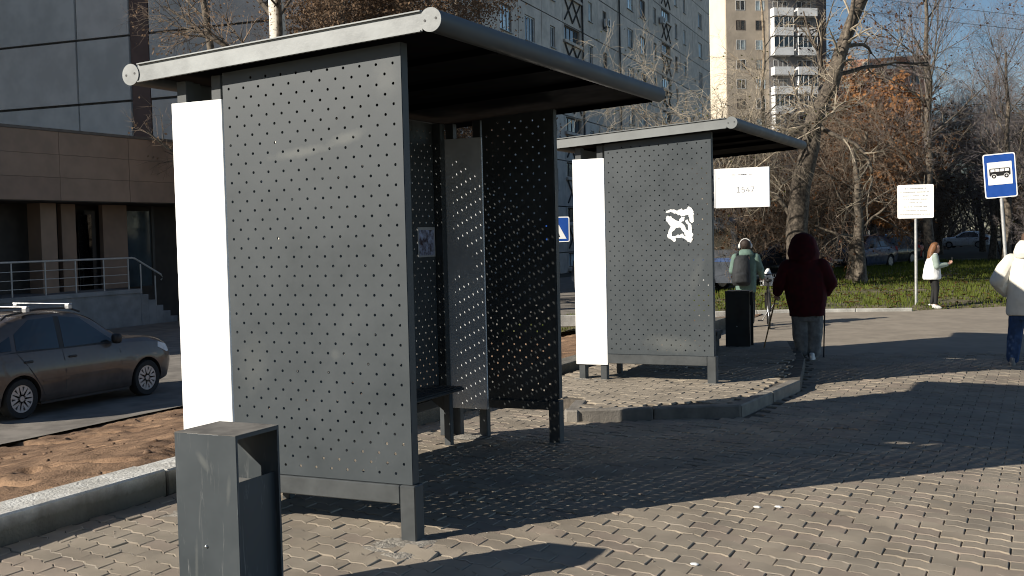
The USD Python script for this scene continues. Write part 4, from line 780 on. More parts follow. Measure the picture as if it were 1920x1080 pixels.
for s, z in ((20.4 + 20.5, 16.5), (10, 13.8), (58, 19.6)):
    a_ = part(t, 'air_conditioner', cham(s - .4, s + .4, -.42, -.10, z, z + .55, .02), framew); part(a_, 'fan_grille', tubeline([(s - .1, -.425, z + .27), (s - .1, -.421, z + .27)], [.21, .21], 20), latt)
for s in (17.2, 35.3, 44.6): part(t, 'drain_pipe', tubeline([(s, -.12, -1), (s, -.12, 28)], [.07, .07], 8), mastic)
yb = [.02, 4.29, 7.27, 8.2, 10.94, 15.95]
for r in range(-4, 8):
    z0 = 7.6 + 2.65 * r; off = 2.56 if r % 2 else 0
    for i, (a, b) in enumerate(zip(yb[:-1], yb[1:])):
        if i == 2: continue
        part(t, 'end_panel', bx(-.04 - .05 * g.random(), .045, a + .05, b - .05, z0 + .05, z0 + 2.60), endc[g.integers(0, 3)])
part(t, 'brown_strip', bx(-.035, .045, 7.29, 8.18, -2, 28.5), brownst)
# low brown shop with a canopy and a porch
t = thing('shop_building', 'low brown clad shop with a deep canopy behind the parked car', 'building', (-20.8, 4.0, 0), 0); g = np.random.default_rng(9)
clad = [M(f'cladding_{q}', c, .6, .12, 1.2, bump=.1, bscale=18, spec=.3) for q, c in enumerate([(.235, .160, .118), (.222, .15, .112), (.248, .17, .125)])]
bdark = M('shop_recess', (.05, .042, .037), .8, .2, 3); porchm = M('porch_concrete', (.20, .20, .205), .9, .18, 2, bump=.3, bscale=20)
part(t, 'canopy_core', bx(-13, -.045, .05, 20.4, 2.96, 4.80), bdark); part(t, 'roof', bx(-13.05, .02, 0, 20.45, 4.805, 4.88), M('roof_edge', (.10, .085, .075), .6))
for i in range(8):
    for r in range(3):
        part(t, 'cladding_panel', bx(-.04, -.0 - .004 * g.random(), .05 + i * 2.545, .05 + i * 2.545 + 2.533, 2.955 + r * .617, 2.955 + r * .617 + .609), clad[g.integers(0, 3)])
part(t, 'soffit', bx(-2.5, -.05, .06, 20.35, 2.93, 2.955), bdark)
part(t, 'end_wall', bx(-13, -1.2, 20.0, 20.3, -.7, 2.925), clad[1])
def seg(y0, y1, z0, z1, mat, nm, x=-1.25, d=.15): part(t, nm, bx(x - d, x, y0, y1, z0, z1), mat)
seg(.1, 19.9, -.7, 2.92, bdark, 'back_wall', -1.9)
seg(.1, 10.6, .42, 2.9, pane, 'shop_glass', -1.45, .02)
for y in (2.2, 4.4, 6.6, 8.8, 10.6): seg(y - .05, y + .05, .42, 2.9, latt, 'mullion', -1.40, .06)
seg(12.9, 13.45, .42, 2.92, clad[2], 'pillar', -.95, .5); seg(13.9, 14.42, .42, 2.92, clad[0], 'wall_pier'); seg(13.52, 13.78, .42, 2.2, latt, 'door', -1.55, .05)
seg(15.45, 16.42, .42, 2.92, clad[1], 'wall_pier'); seg(16.45, 17.5, .42, 2.75, pane, 'shop_glass', -1.35, .02); seg(17.52, 17.62, .42, 2.9, latt, 'mullion', -1.3, .06); seg(15.0, 15.4, .42, 2.75, bdark, 'door', -1.5, .05)
seg(14.46, 14.96, .43, 2.62, Mglass('poster_glass'), 'poster_case_glass', -1.2, .01)
pm_ = usdkit.material(stage, '/World/Looks/poster_print', {'g': ('geometry', {}), 's': ('separate_xyz', {}), 'mr': ('map_range', {'from_min': .4, 'from_max': 2.6}), 'n': ('noise_texture', {'scale': 5.0, 'detail': 4}), 'ad': ('math', {'math_type': 'multiply_add', 'value2': .35}), 'r': ('rgb_ramp', {'ramp': [(.15, (.62, .62, .60)), (.42, (.5, .5, .47)), (.5, (.45, .45, .40)), (.66, (.42, .42, .38)), (.75, (.16, .155, .09)), (1, (.13, .12, .07))]}), 'p': ('principled_bsdf', {'roughness': .5})},
    [('g.position', 's.vector'), ('s.z', 'mr.value'), ('g.position', 'n.vector'), ('n.fac', 'ad.value1'), ('mr.result', 'ad.value3'), ('ad.value', 'r.fac'), ('r.color', 'p.base_color')], surface='p.BSDF')
seg(14.47, 14.95, .44, 2.61, pm_, 'poster', -1.22, .006)  # panel with a lit tree's reflection painted on, standing for a glass door
part(t, 'porch_floor', bx(-1.9, .02, 2.0, 15.6, .30, .42), porchm); part(t, 'porch_wall', bx(-1.9, -.02, 2.0, 15.6, -.75, .2995), porchm)
for k in range(5): part(t, 'step', bx(-1.85, -.02, 15.61 + k * .3, 15.61 + (k + 1) * .3 - .004, -.75, .24 - k * .18), porchm)
part(t, 'security_camera', cat([tubeline([(-.5, 10.75, 2.9), (-.5, 10.75, 2.78)], [.03, .03], 8), tubeline([(-.5, 10.75, 2.78), (-.32, 10.72, 2.70)], [.06, .06], 12)]), framew)
t = thing('metal_railing', 'thin grey metal railing along the porch of the brown shop', 'railing', (-20.8, 4.0, 0)); rl = M('railing_steel', (.42, .40, .38), .45, .1, 8, metal=.3)
for k, y in enumerate((6.9, 7.95, 9.0, 10.05, 11.1, 12.18, 13.22, 14.24, 15.18)): part(t, 'post', tubeline([(-.06, y, .42), (-.06, y, 1.31)], [.022, .022], 8), rl)
for y, z in ((15.67, .42), (16.25, .05)): part(t, 'post', tubeline([(-.06, y, z - .5), (-.06, y, z + .72)], [.022, .022], 8), rl)
part(t, 'handrail', tubeline([(-.06, 6.6, 1.33), (-.06, 15.35, 1.33), (-.06, 15.45, 1.31), (-.06, 16.5, .80), (-.06, 16.58, .70), (-.06, 16.5, .64)], .028, 8), rl, smooth=True)
for z in (.62, .85, 1.08): part(t, 'rail', tubeline([(-.06, 6.6, z), (-.06, 15.2, z)], [.011, .011], 6), rl)
# pale tower far off
t = thing('tower_block', 'tall cream tower block with stacked white balconies beyond the long block', 'building', (-38.1, 154.3, 0), 36.87); g = np.random.default_rng(21)
cream2 = M('tower_cream', (.68, .60, .47), .9, .06, .3); tan2 = M('tower_tan', (.46, .385, .30), .9, .12, .4); balw = M('balcony_white', (.74, .74, .73), .8, .1, .8); grey2 = M('tower_grey', (.24, .225, .22), .9, .1, .4)
part(t, 'wall', bx(0, 15.6, .31, 12, -4, 48), cream2); part(t, 'front_wall', bx(.02, 6.5, 0, .305, -4, 48), tan2); part(t, 'front_wall', bx(6.52, 13.9, 0, .305, -4, 48), grey2); part(t, 'side_wall', bx(13.92, 15.55, .05, .305, -4, 48), M('tower_brown', (.17, .135, .125), .9, .1, .4))
for k in range(17):
    z = -1.2 + 2.8 * k
    for s in (2.2, 5.2): win(t, s - .7, s + .7, z + .8, z + 2.2, -.03, g, 2)
    for s in (8.3, 12.0):
        b_ = part(t, 'balcony', cat([bx(s - 1.5, s + 1.5, -1.3, -.004, z - .1, z), bx(s - 1.5, s + 1.5, -1.3, -1.22, z + .001, z + 1.05), bx(s - 1.5, s - 1.42, -1.219, -.004, z + .001, z + 1.05), bx(s + 1.42, s + 1.5, -1.219, -.004, z + .001, z + 1.05)]), balw)
        if g.random() < .75:
            part(b_, 'glazing_frame', cat([bx(s - 1.5 + q * .73, s - 1.42 + q * .73, -1.28, -1.22, z + 1.051, z + 2.5) for q in range(5)] + [bx(s - 1.5, s - 1.44, -1.21, -.01, z + 2.3, z + 2.5)]), balw)
            part(b_, 'glazing', bx(s - 1.48, s + 1.48, -1.24, -1.235, z + 1.052, z + 2.49), pane)
            part(b_, 'side_panel', bx(s - 1.49, s - 1.45, -1.2, -.01, z + 1.06, z + 2.29), balw)
        win(t, s - 1.1, s + 1.1, z + .7, z + 2.2, -.03, g, 3, framew)
t = thing('brick_tower', 'orange brick tower seen through the bare trees', 'building', (-28.8, 190, 0), 6)
brick = usdkit.material(stage, '/World/Looks/far_brick', {'tc': ('texture_coordinate', {}), 'mp': ('mapping', {'rotation': (math.pi / 2, 0, 0)}), 'b': ('brick_texture', {'color1': (.52, .22, .12), 'color2': (.44, .185, .10), 'mortar': (.36, .28, .22), 'scale': 2.0, 'mortar_size': .02}), 'p': ('principled_bsdf', {'roughness': .9})}, [('tc.object', 'mp.vector'), ('mp.vector', 'b.vector'), ('b.color', 'p.base_color')], surface='p.BSDF')
part(t, 'wall', bx(0, 15, 0, 12, -4, 29.2), brick); part(t, 'parapet', bx(-.1, 15.1, -.1, 12.1, 29.21, 29.7), brick)
for k in range(11):
    z = -1 + 2.8 * k
    for s in (1.8, 5.2, 9.0, 12.6): win(t, s - .75, s + .75, z + .8, z + 2.2, -.05, g, 2, framew)
    part(t, 'balcony', bx(2.8, 4.4, -1.1, -.01, z, z + 1.1), balw)
t = thing('distant_block', 'sunlit beige apartment block at the far left edge', 'building', (-112, 62, 0))
part(t, 'wall', bx(0, 60, .31, 14, -2, 36), M('beige_wall', (.44, .37, .28), .9, .1, .5)); 
for k in range(12):
    for s in range(20): win(t, 1 + s * 3.0, 2.5 + s * 3.0, 2.8 * k + .8, 2.8 * k + 2.2, .26, g, 2)
t = thing('neighbouring_block', 'tall apartment block standing beyond the left edge, shading the blank end wall', 'building', (-74, -6, 0))
part(t, 'wall', bx(0, 25, 0, 14, -1, 40), panelc[0]); part(t, 'roof', bx(-.2, 25.2, -.2, 14.2, 40.01, 40.5), endc[0])
for k in range(13):
    for s in range(6): win(t, 1.5 + s * 4.0, 3.2 + s * 4.0, 2.9 * k + 1, 2.9 * k + 2.4, -.02, g, 2)
# ------------------------------------------------------------------ trees
def unit(v): return v / np.maximum(np.linalg.norm(v, axis=-1, keepdims=True), 1e-9)
def grow(P, Rr, n, t0, t1, ang, L, K, g, trop=0.0, wander=.12, rr=.55, rend=.35, Lfall=.5, minr=.003, az_up=0.0):
    """n children on every parent polyline P (N,Kp,3): returns their polylines and radii"""
    N, Kp, _ = P.shape; tt = t0 + (t1 - t0) * (np.arange(n)[None] + g.random((N, n))) / n; tt = np.clip(tt, 0, .999)
    u = tt * (Kp - 1); i = np.floor(u).astype(int); f = (u - i)[..., None]; a = np.arange(N)[:, None]
    base = P[a, i] * (1 - f) + P[a, i + 1] * f; rad = Rr[a, i] * (1 - f[..., 0]) + Rr[a, i + 1] * f[..., 0]; tg = unit(P[a, i + 1] - P[a, i])
    ph = g.random((N, n)) * 6.283; ref = np.where(np.abs(tg[..., 2:3]) > .9, [1., 0, 0], [0, 0, 1.]); e1 = unit(np.cross(tg, ref)); e2 = np.cross(tg, e1)
    an = np.radians(ang) * (.7 + .6 * g.random((N, n)))[..., None]; d = tg * np.cos(an) + (e1 * np.cos(ph)[..., None] + e2 * np.sin(ph)[..., None]) * np.sin(an)
    Lc = (L * (.6 + .8 * g.random((N, n))) * (1 - Lfall * tt)).reshape(-1); base, d, rad = base.reshape(-1, 3), d.reshape(-1, 3), rad.reshape(-1)
    pts = [base]; step = (Lc / (K - 1))[:, None]
    for k in range(K - 1):
        d = unit(d + g.normal(0, wander, d.shape) + np.array([0, 0, trop])); pts.append(pts[-1] + d * step)
    r0 = np.maximum(rad * rr, minr); return np.stack(pts, 1), r0[:, None] * np.linspace(1, rend, K)[None]
def bark(name, c, c2=None, **k): return M(name, c, .95, .3, 9, bump=.6, bscale=22, col2=c2, **k)
bk_dark = bark('bark_dark', (.05, .04, .031), (.135, .11, .085)); bk_mid = bark('bark_mid', (.085, .068, .052), (.18, .15, .115)); twig_b = M('twig_brown', (.17, .125, .09), .9, .25, 2); twig_g = M('twig_grey', (.19, .165, .16), .9, .2, 2); twig_p = M('twig_pale', (.32, .27, .20), .85, .25, 3)
leaf_b = Mleaf('leaf_brown', (.10, .045, .02), (.27, .14, .06)); leaf_o = Mleaf('leaf_orange', (.34, .17, .075), (.70, .42, .20)); leaf_r = Mleaf('leaf_reddish', (.22, .15, .10), (.55, .42, .31)); leaf_y = Mleaf('leaf_olive', (.06, .06, .02), (.17, .15, .06))
def leaves(P, per, size, g, spread=.12):
    i = g.integers(0, len(P), per); k = g.integers(max(P.shape[1] // 3, 1), P.shape[1], per); c = P[i, k] + g.normal(0, spread, (per, 3)); a = unit(g.normal(0, 1, (per, 3))); b = unit(np.cross(a, g.normal(0, 1, (per, 3)))); s = size * (.6 + .8 * g.random((per, 1)))
    v = np.stack([c - a * s, c + b * s * .6, c + a * s, c - b * s * .6], 1).reshape(-1, 3); q = np.arange(per)[:, None] * 4; return v, np.vstack([q + [0, 1, 2], q + [0, 2, 3]])
def merge(l): return cat([tubes(P, r, s) for P, r, s in l])
def tree(label, loc, H, seed, trunk=None, r0=.2, bkm=None, twm=None, n=(9, 7, 7, 5), ang=(48, 45, 45, 40), L=None, trop=(.05, .04, .02, .0), t0=.35, leaf=None, nleaf=0, lsize=.05, name='bare_tree', limbm=None, stems=1, group=None, wander=.14, lspread=.12, minr=.005, lean=0.0):
    g = np.random.default_rng(seed); t = thing(name, label, 'tree', loc, 0, group); K0 = 9
    if trunk is None:
        z = np.linspace(-.1, H, K0); P0 = []
        for s in range(stems):
            az = 6.283 * (s + .5 * g.random()) / stems; sp = (.0 if stems == 1 else .22) + lean; w = np.cumsum(g.normal(0, .018 * H, (K0, 2)), 0) * .5; P0.append(np.c_[w[:, 0] + np.cos(az) * sp * z, w[:, 1] + np.sin(az) * sp * z, z])
        P0 = np.array(P0)
    else: P0 = np.asarray(trunk, float)[None]; K0 = P0.shape[1]
    R0 = np.broadcast_to(r0 * np.linspace(1, .22, K0) ** .9, P0.shape[:2]).copy(); R0[:, 0] *= 1.35
    L = L or H * .42
    tr = tubes(P0, R0, 10); tr = tr.copy(); tr.vertices = tr.vertices + .12 * r0 * (meshkit.fbm(tr.vertices * 5, 3, seed) - .5)[:, None] * unit(g.normal(0, 1, tr.vertices.shape))
    part(t, 'trunk', tr, bkm or bk_mid, smooth=True)
    lev = [(P0, R0)]; fac = (1, .5, .26, .14); ks = (7, 5, 4, 3); out = []
    for q, nn in enumerate(n):
        P, r_ = grow(*lev[-1], nn, t0 if q == 0 else .2, 1.0, ang[q], L * fac[q], ks[q], g, trop[q], wander, (.36, .6, .65, .7)[q], .3, .45 if q else .35, minr)
        lev.append((P, r_)); out.append((P, r_, (6, 4, 3, 3)[q]))
    part(t, 'limbs', merge(out[:2]), limbm or bkm or bk_mid, smooth=True); c = part(t, 'crown', merge(out[2:]), twm or twig_b)
    if leaf is not None: part(t, 'leaves', leaves(lev[-1][0], nleaf, lsize, g, lspread), leaf)
    return t
px2 = lambda p: p
# the big leaning tree in front of the shelters' row
def lp(dx, z, dy=0): return (R[0] * dx - .43 * dy, R[1] * dx + .9 * dy, z)
TL = np.array([lp(0, -.2), lp(.02, .8), lp(.0, 1.8, .1), lp(.1, 3.0), lp(.42, 4.3), lp(.52, 5.0), lp(1.05, 6.0), lp(1.3, 6.9), lp(1.75, 8.0, .1), lp(2.35, 9.2, .1), lp(2.9, 10.6, .2), lp(3.1, 12.4, .2)])
LT = tree('big leaning old tree with rough bark behind the person in red', (-3.45, 28.4, -.1), 12, 41, TL, .37, bk_dark, twig_p, (8, 6, 5, 3), (58, 50, 45, 40), 3.4, (.03, -.03, -.06, -.06), .3, leaf_b, 260, .035, minr=.005)
for pts, r_ in (([lp(.95, 5.7), lp(1.2, 6.5, -.2), lp(1.45, 7.4, -.25), lp(1.65, 8.4, -.3), lp(1.75, 9.6, -.3)], .13), ([lp(.55, 4.9), lp(1.05, 4.5, -.4), lp(1.65, 4.25, -.6), lp(2.05, 3.5, -.7), lp(1.98, 2.9, -.7), lp(1.7, 2.5, -.7)], .075), ([lp(.5, 5.0), lp(.0, 4.75, -.4), lp(-.35, 4.55, -.5), lp(-.8, 4.1, -.5)], .09), ([lp(.0, 1.9), lp(-.5, 2.8, .3), (lp(-1.3, 3.3, .4)), lp(-2.3, 3.5, .4)], .08)):
    pts = np.array(pts); t_ = np.linspace(0, 1, len(pts)); tt_ = np.linspace(0, 1, 14); pp = np.stack([np.interp(tt_, t_, pts[:, k]) for k in range(3)], 1); pp[1:-1] = (pp[:-2] + 2 * pp[1:-1] + pp[2:]) / 4
    lm = part(LT, 'limb', tubeline(pp, r_ * np.linspace(1, .3, 14), 8), bk_mid, smooth=True)
    g_ = np.random.default_rng(int(r_ * 1000)); P1, R1 = grow(pp[None], (r_ * np.linspace(1, .3, 14))[None], 9, .25, 1, 50, 1.2, 5, g_, -.06, .2, .5, .4, .3, .006); P2, R2 = grow(P1, R1, 5, .2, 1, 45, .6, 4, g_, -.1, .2, .6, .4, .3, .005)
    part(lm, 'twigs', merge([(P1, R1, 4), (P2, R2, 3)]), twig_p)
TT = [((-3.66, 33.4), 4.6, .17, 3, 'thin forked tree just right of the leaning tree'), ((-2.65, 33.3), 5.0, .20, 4, 'slanting grey trunked tree, second right of the leaning tree'), ((-2.05, 31.5), 4.4, .21, 5, 'crooked tree with a pale trunk foot, third right of the leaning tree')]
for (x, y), H, r_, sd, lab in TT: tree(lab, (x, y, -.15), H, sd, None, r_, bk_mid, twig_b, (11, 8, 7, 5), (62, 54, 48, 45), 3.0, (.0, -.04, -.08, -.08), .3, leaf_b, 1600, .04, lean=(-.06 if sd < 5 else .05), group=None, minr=.005)
tree('tall bare tree directly behind the white notice board', (-1.3, 46.5, -.3), 12.5, 7, None, .24, bk_mid, twig_g, (13, 8, 7, 4), (46, 42, 40, 38), 5.4, (.06, .05, .03, .02), .24, leaf_b, 300, .06, minr=.0045, wander=.11)
NB = '/World/bare_tree_%03d' % (_used[('/World', 'bare_tree')] - 1)
tree('tall grey bare tree with dark clusters against the sky, left of the notice board tree', (-4.9, 52.5, -.4), 10, 8, None, .24, bk_mid, twig_g, (12, 8, 6, 4), (44, 42, 40, 38), 5.0, (.07, .06, .04, .02), .3, leaf_b, 700, .10, minr=.005, wander=.11)
tree('tall airy bare tree to the right of the notice board tree', (2.4, 57, -.4), 8.5, 9, None, .22, bk_mid, twig_g, (13, 8, 7, 5), (46, 42, 40, 38), 5.0, (.06, .05, .03, .02), .24, minr=.005, wander=.11)
tree('bushy tree still holding orange brown leaves before the brick tower', (-3.7, 49.5, -.4), 6.6, 10, None, .16, bk_mid, twig_b, (12, 8, 7, 4), (48, 46, 45, 40), 3.0, (.05, .03, .0, 0), .2, leaf_o, 12000, .115, name='leafy_tree', minr=.005, lspread=.16)
tree('tree with its crown reaching in from the right edge, a few leaves left', (5.2, 16.6, -.2), 8.5, 12, np.array([(0, 0, -.1), (.05, .0, 1.5), (0, .1, 3), (-.2, .1, 4.4), (-.7, .2, 5.6), (-1.2, .3, 6.6), (-1.5, .3, 7.6)]), .16, bk_mid, twig_b, (10, 7, 6, 4), (50, 45, 45, 40), 2.6, (.03, .02, 0, 0), .5, leaf_b, 900, .03, minr=.0035)
tree('slim pale trunked tree rising in front of the cream tower', (-6.5, 38.2, -.3), 12, 13, None, .12, bark('bark_tan', (.20, .15, .10), (.34, .27, .19)), twig_p, (9, 5, 5, 3), (40, 42, 42, 40), 3.0, (.05, .02, 0, -.02), .25, minr=.004)
# weeping pale tree above the second shelter's roof
tree('weeping pale twigged tree above the roof of the farther shelter', (-6.0, 26.2, -.5), 5.5, 14, None, .16, bark('bark_pale', (.22, .18, .14), (.40, .34, .26)), twig_p, (11, 8, 8, 5), (62, 50, 45, 35), 4.6, (.06, -.08, -.2, -.3), .30, leaf_y, 700, .03, minr=.0038, wander=.16)
# left trees behind the nearer roof
birchm = M('birch_bark', (.70, .66, .58), .8, .12, 5, bump=.3, bscale=14, lo=.30, hi=.42, detail=9)
birchm2 = usdkit.material(stage, '/World/Looks/birch_white', {'g': ('geometry', {}), 'm': ('mapping', {'scale': (3., 3., 9.)}), 'n': ('noise_texture', {'scale': 1.6, 'detail': 7, 'roughness': .7}), 'r': ('rgb_ramp', {'ramp': [(.36, (.05, .04, .035)), (.43, (.62, .57, .48)), (.7, (.74, .70, .62))]}), 'p': ('principled_bsdf', {'roughness': .8})}, [('g.position', 'm.vector'), ('m.vector', 'n.vector'), ('n.fac', 'r.fac'), ('r.color', 'p.base_color')], surface='p.BSDF')
tree('white trunked birch standing before the corner of the grey block', (-16.2, 20.5, -.6), 14, 15, np.array([(.1, 0, -.1), (.05, 0, 2.5), (.05, 0, 5), (0, 0, 7), (-.05, 0, 8.6), (-.15, 0, 10.2), (-.2, 0, 12), (-.2, .1, 14)]), .40, birchm2, twig_b, limbm=bk_dark, n=(12, 8, 7, 5), ang=(45, 45, 45, 40), L=4.0, trop=(.06, .0, -.08, -.12), t0=.35, leaf=leaf_r, nleaf=4000, lsize=.04, minr=.0035)
for i, (x, y, H, sd, lab) in enumerate([(-18.1, 25.2, 12.5, 16, 'dense brown twigged tree just right of the birch'), (-16.4, 24.6, 12, 17, 'dense brown twigged tree, second to the right of the birch'), (-16.4, 28.2, 12.5, 18, 'dense brown twigged tree, third to the right of the birch'), (-16.2, 31.0, 12, 19, 'dense brown twigged tree nearest the pale corner windows'), (-19.3, 21.2, 13, 20, 'thin branched tree in front of the blank grey wall')]):
    tree(lab, (x, y, -.6), H, sd, None, .20, bk_mid, twig_b, (14, 9, 8, 6) if i < 4 else (9, 6, 5, 4), (52, 50, 48, 45), 3.3, (.05, .0, -.03, -.04), .3, leaf_r, 24000 if i < 4 else 300, .048, minr=.004, lspread=.2)
# shrubs and young trees under and behind: one of each kind is built, the rest are copies
def shrub(label, loc, H, seed, stems, leafm, nl, twm, ls=.05): return tree(label, loc, H, seed, None, .035, bk_mid, twm, (7, 6, 5, 4), (40, 42, 45, 42), H * .55, (.05, .02, 0, 0), .12, leafm, nl, ls, name='bare_shrub', stems=stems, minr=.005, wander=.18)
_inst = {}
def copy_of(src, name, label, cat_, loc, rz, sc, group=None):
    x = UsdGeom.Xform.Define(stage, numbered('/World', name)); p = x.GetPrim(); p.GetReferences().AddInternalReference(src)
    x.ClearXformOpOrder(); x.AddTranslateOp().Set(Gf.Vec3d(*map(float, loc))); x.AddRotateZOp().Set(float(rz)); x.AddScaleOp().Set(Gf.Vec3f(sc, sc, sc)); p.SetInstanceable(True); tag(p, label, cat_, group); return p
SHG = 'tangled leafless shrubs massed behind the lawn'
SHLS = ('thin brown leafless shrub in the thicket behind the lawn', 'tall shrub still holding dry brown leaves in the thicket behind the lawn', 'greyish shrub with olive leaf remnants in the thicket behind the lawn'); SHGS = ('thin brown leafless shrubs behind the lawn', 'shrubs with dry brown leaves behind the lawn', 'greyish shrubs with olive leaf remnants behind the lawn')
A_ = shrub(SHLS[0], (-5.6, 31.0, -.2), 3.4, 51, 6, leaf_b, 900, twig_b); B_ = shrub(SHLS[1], (-4.4, 36.0, -.2), 4.2, 52, 7, leaf_b, 1500, twig_b); C_ = shrub(SHLS[2], (-7.4, 34.0, -.25), 4.4, 53, 7, leaf_y, 700, twig_g)
for s, q in zip((A_, B_, C_), SHGS): tag(stage.GetPrimAtPath(s), group=q)
g = np.random.default_rng(33)
spots = [(-4.6, 35.5, .9), (-5.8, 42, 1.2), (-7.6, 44, 1.3), (-2.2, 60, 1.3), (.3, 58, 1.2), (2.8, 60, 1.3), (4.8, 58, 1.3), (6.6, 56, 1.25), (-4.8, 62, 1.4), (-8.4, 60, 1.5), (-10.5, 57, 1.5), (-7.2, 53, 1.3), (-9.4, 50, 1.4), (4.2, 66, 1.6), (1.4, 68, 1.6), (7.2, 66, 1.6), (-1.6, 67, 1.5), (3.4, 50, 1.0), (5.4, 47, 1.0), (-8.8, 40, 1.3), (-6.4, 48, 1.3), (5.6, 52, 1.1), (-9.8, 46, 1.4), (1.0, 63, 1.4)]
def pxd(x, y): v = np.array([x, y, 0]) - CAM; d_ = v @ F; return 960 + 2100 * (v @ R) / d_, d_
spots = [s for s in spots if not ((1590 < pxd(*s[:2])[0] < 1725 and pxd(*s[:2])[1] < 76) or (1775 < pxd(*s[:2])[0] < 1850 and pxd(*s[:2])[1] < 80))]
for i, (x, y, sc) in enumerate(spots): copy_of((A_, B_, C_)[i % 3], 'bare_shrub', SHLS[i % 3], 'shrub', (x, y, lzz(x, y) - .05), 360 * g.random(), sc * .74 * (.9 + .2 * g.random()), SHGS[i % 3])
for s in (A_, B_, C_): stage.GetPrimAtPath(s).SetCustomDataByKey('category', 'shrub')
# darker full trees further back, copies of two kinds
g = np.random.default_rng(44)
for lab, x, y, rz, sc in (('airy bare tree rising between the leaning tree and the notice board tree', -2.9, 54.5, 100, .92), ('airy bare tree above the bus stop sign', 1.6, 50.5, 200, .80), ('airy bare tree at the right end of the row behind the lawn', 4.4, 55.5, 300, .86), ('airy bare tree just left of the orange leafed tree', -6.0, 56.0, 40, .74), ('airy bare tree between the notice board and bus stop signs, set further back', .6, 60.0, 150, .84)):
    copy_of(NB, 'bare_tree', lab, 'tree', (x, y, -.5), rz, sc)
D_ = tree('dark many branched tree at the back of the trees on the right', (-3.4, 78, -.8), 7.4, 61, None, .22, bk_mid, twig_b, (14, 9, 8, 6), (50, 46, 44, 40), 5.4, (.05, .04, .02, 0), .2, leaf_b, 2500, .10, minr=.012)
E_ = tree('dark many branched tree at the back of the trees on the right', (1.8, 82, -.8), 8.2, 62, None, .24, bk_mid, twig_g, (14, 9, 8, 6), (46, 44, 42, 40), 5.6, (.06, .05, .03, .01), .22, minr=.012)
TLBS = ('spreading dark tree with a few dry leaves at the back of the wood', 'upright grey leafless tree at the back of the wood'); TGS = ('spreading dark trees at the back of the wood', 'upright grey leafless trees at the back of the wood')
for s, l_, q in zip((D_, E_), TLBS, TGS): tag(stage.GetPrimAtPath(s), l_, group=q)
for i, (x, y, sc) in enumerate([(-8.2, 80, 1.0), (-12.5, 84, 1.05), (5.4, 76, .95), (8.2, 82, 1.0), (11.6, 78, 1.0), (-1.0, 88, 1.1), (3.8, 90, 1.1), (-5.8, 92, 1.1), (8.8, 92, 1.1), (-16.8, 90, 1.1), (14.2, 86, 1.1), (-10.4, 98, 1.2), (6.2, 62, .8), (-9.8, 70, .9), (-13.6, 72, .95)]):
    copy_of((D_, E_)[i % 2], 'bare_tree', TLBS[i % 2], 'tree', (x, y, -.9), 360 * g.random(), sc * .72 * (.92 + .16 * g.random()) * 1.38, TGS[i % 2])
# far-off wood that reads as one mass
def wood():
    g = np.random.default_rng(71); ms = []
    n = 240; x = g.uniform(-60, 60, n); y = g.uniform(108, 150, n); H = 5 + 4 * g.random(n); K = 6; z = np.linspace(0, 1, K)
    P0 = np.stack([x[:, None] + np.cumsum(g.normal(0, .25, (n, K)), 1), y[:, None] + np.cumsum(g.normal(0, .25, (n, K)), 1), -1 + H[:, None] * z[None]], -1); R0 = np.broadcast_to(.2 * np.linspace(1, .2, K), (n, K))
    P1, R1 = grow(P0, R0, 14, .12, 1, 52, 4.0, 5, g, .05, .15, .5, .3, .4, .025); P2, R2 = grow(P1, R1, 12, .2, 1, 45, 1.7, 4, g, .03, .15, .6, .4, .3, .022)
    return merge([(P0, R0, 5), (P1, R1, 3), (P2, R2, 3)])
single('distant_wood', wood(), twig_b, 'far-off leafless wood closing the view behind the parked cars', 'wood', kind='stuff')
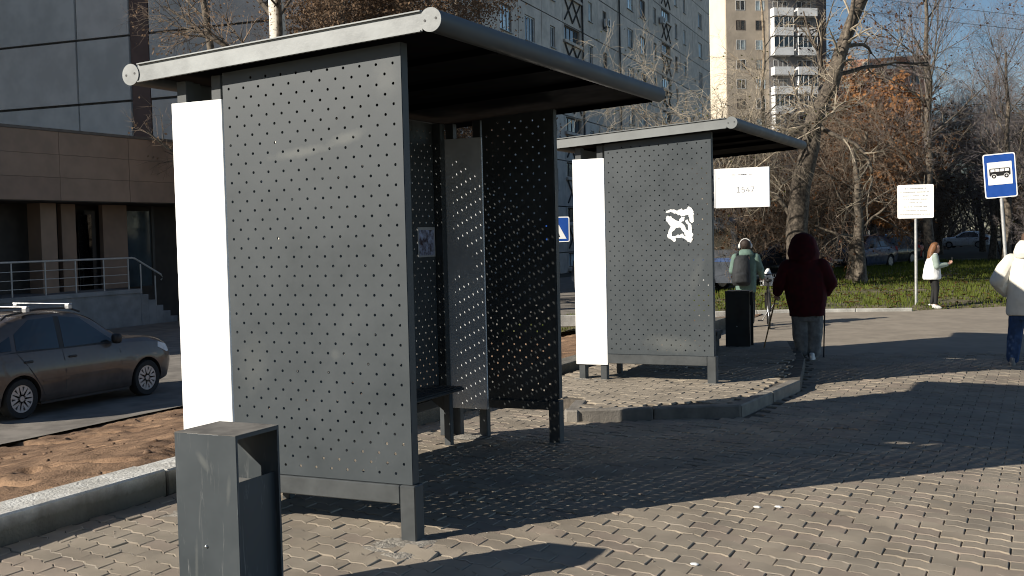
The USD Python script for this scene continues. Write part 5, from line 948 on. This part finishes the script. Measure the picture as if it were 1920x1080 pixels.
# dark evergreen at the right
def evergreen(label, loc, H, seed):
    g = np.random.default_rng(seed); t = thing('pine_tree', label, 'tree', loc); z = np.linspace(-.1, H, 8); P0 = np.c_[0 * z, 0 * z, z][None]; R0 = .22 * np.linspace(1, .1, 8)[None]
    part(t, 'trunk', tubes(P0, R0, 9), bk_dark, smooth=True); P1, R1 = grow(P0, R0, 46, .22, .99, 78, H * .34, 6, g, .02, .08, .3, .3, .75, .012); P2, R2 = grow(P1, R1, 12, .2, 1, 50, H * .1, 4, g, .01, .1, .6, .4, .3, .008)
    part(t, 'limbs', merge([(P1, R1, 4), (P2, R2, 3)]), bk_dark); part(t, 'needles', leaves(P2, 26000, .11, g, .14), Mleaf('needles', (.012, .028, .018), (.04, .075, .045)))
evergreen('dark green pine on the far right behind the bus stop sign', (4.0, 70, -.8), 10.5, 81); evergreen('dark pine beyond the bus stop sign, behind the other pine', (7.5, 76, -.8), 11.5, 82)
# overhead wires
for lab, z0, z1 in (('upper overhead wire crossing the sky at the top right', 9.35, 8.5), ('lower overhead wire crossing the sky at the top right', 8.9, 8.05)):
    xs = np.linspace(-14, 16, 30); zz = z0 + (z1 - z0) * (xs + 1.0) / 3.7 * .28 - .0 * xs; zz = 9.1 - .23 * (xs + 1.0) + .004 * xs ** 2 + (z0 - 9.35)
    single('overhead_wire', tubeline(np.c_[xs, np.full(30, 34.0), zz], .007, 6), blk, lab, 'wire', smooth=True)
# small litter on the paving
g = np.random.default_rng(90)
for lab, x, y in (('crumpled white scrap of paper on the sunlit paving', 1.60, .12), ('flat white scrap of paper by the edge of the shadow', 1.62, 1.42), ('second white scrap by the edge of the shadow', 1.74, 1.47)):
    m = trimesh.creation.icosphere(2, .019); m.vertices *= (1.2, .8, .35); m.vertices += .012 * (meshkit.fbm(m.vertices * 60, 3, 4)[:, None] - .5); single('paper_scrap', T(m, (x, y, float(pz(x, y)) + .008)), M('paper_white', (.75, .75, .73), .8), lab, 'litter')
cr = []
for i in range(900):
    x, y = g.uniform(-2.1, 3.6), g.uniform(-1.6, 8.5)
    if CL.contains(Point(x, y)): continue
    s = .003 + .006 * g.random() ** 3; m = trimesh.creation.icosphere(0, s); m.vertices *= (1, .8, .5); cr.append(T(m, (x, y, float(pz(x, y)) + s * .3)))
single('grit', cat(cr), M('grit', (.38, .33, .27), .95, .3, 50, island=.4), 'loose grit and sand crumbs over the paving', 'grit', kind='stuff')
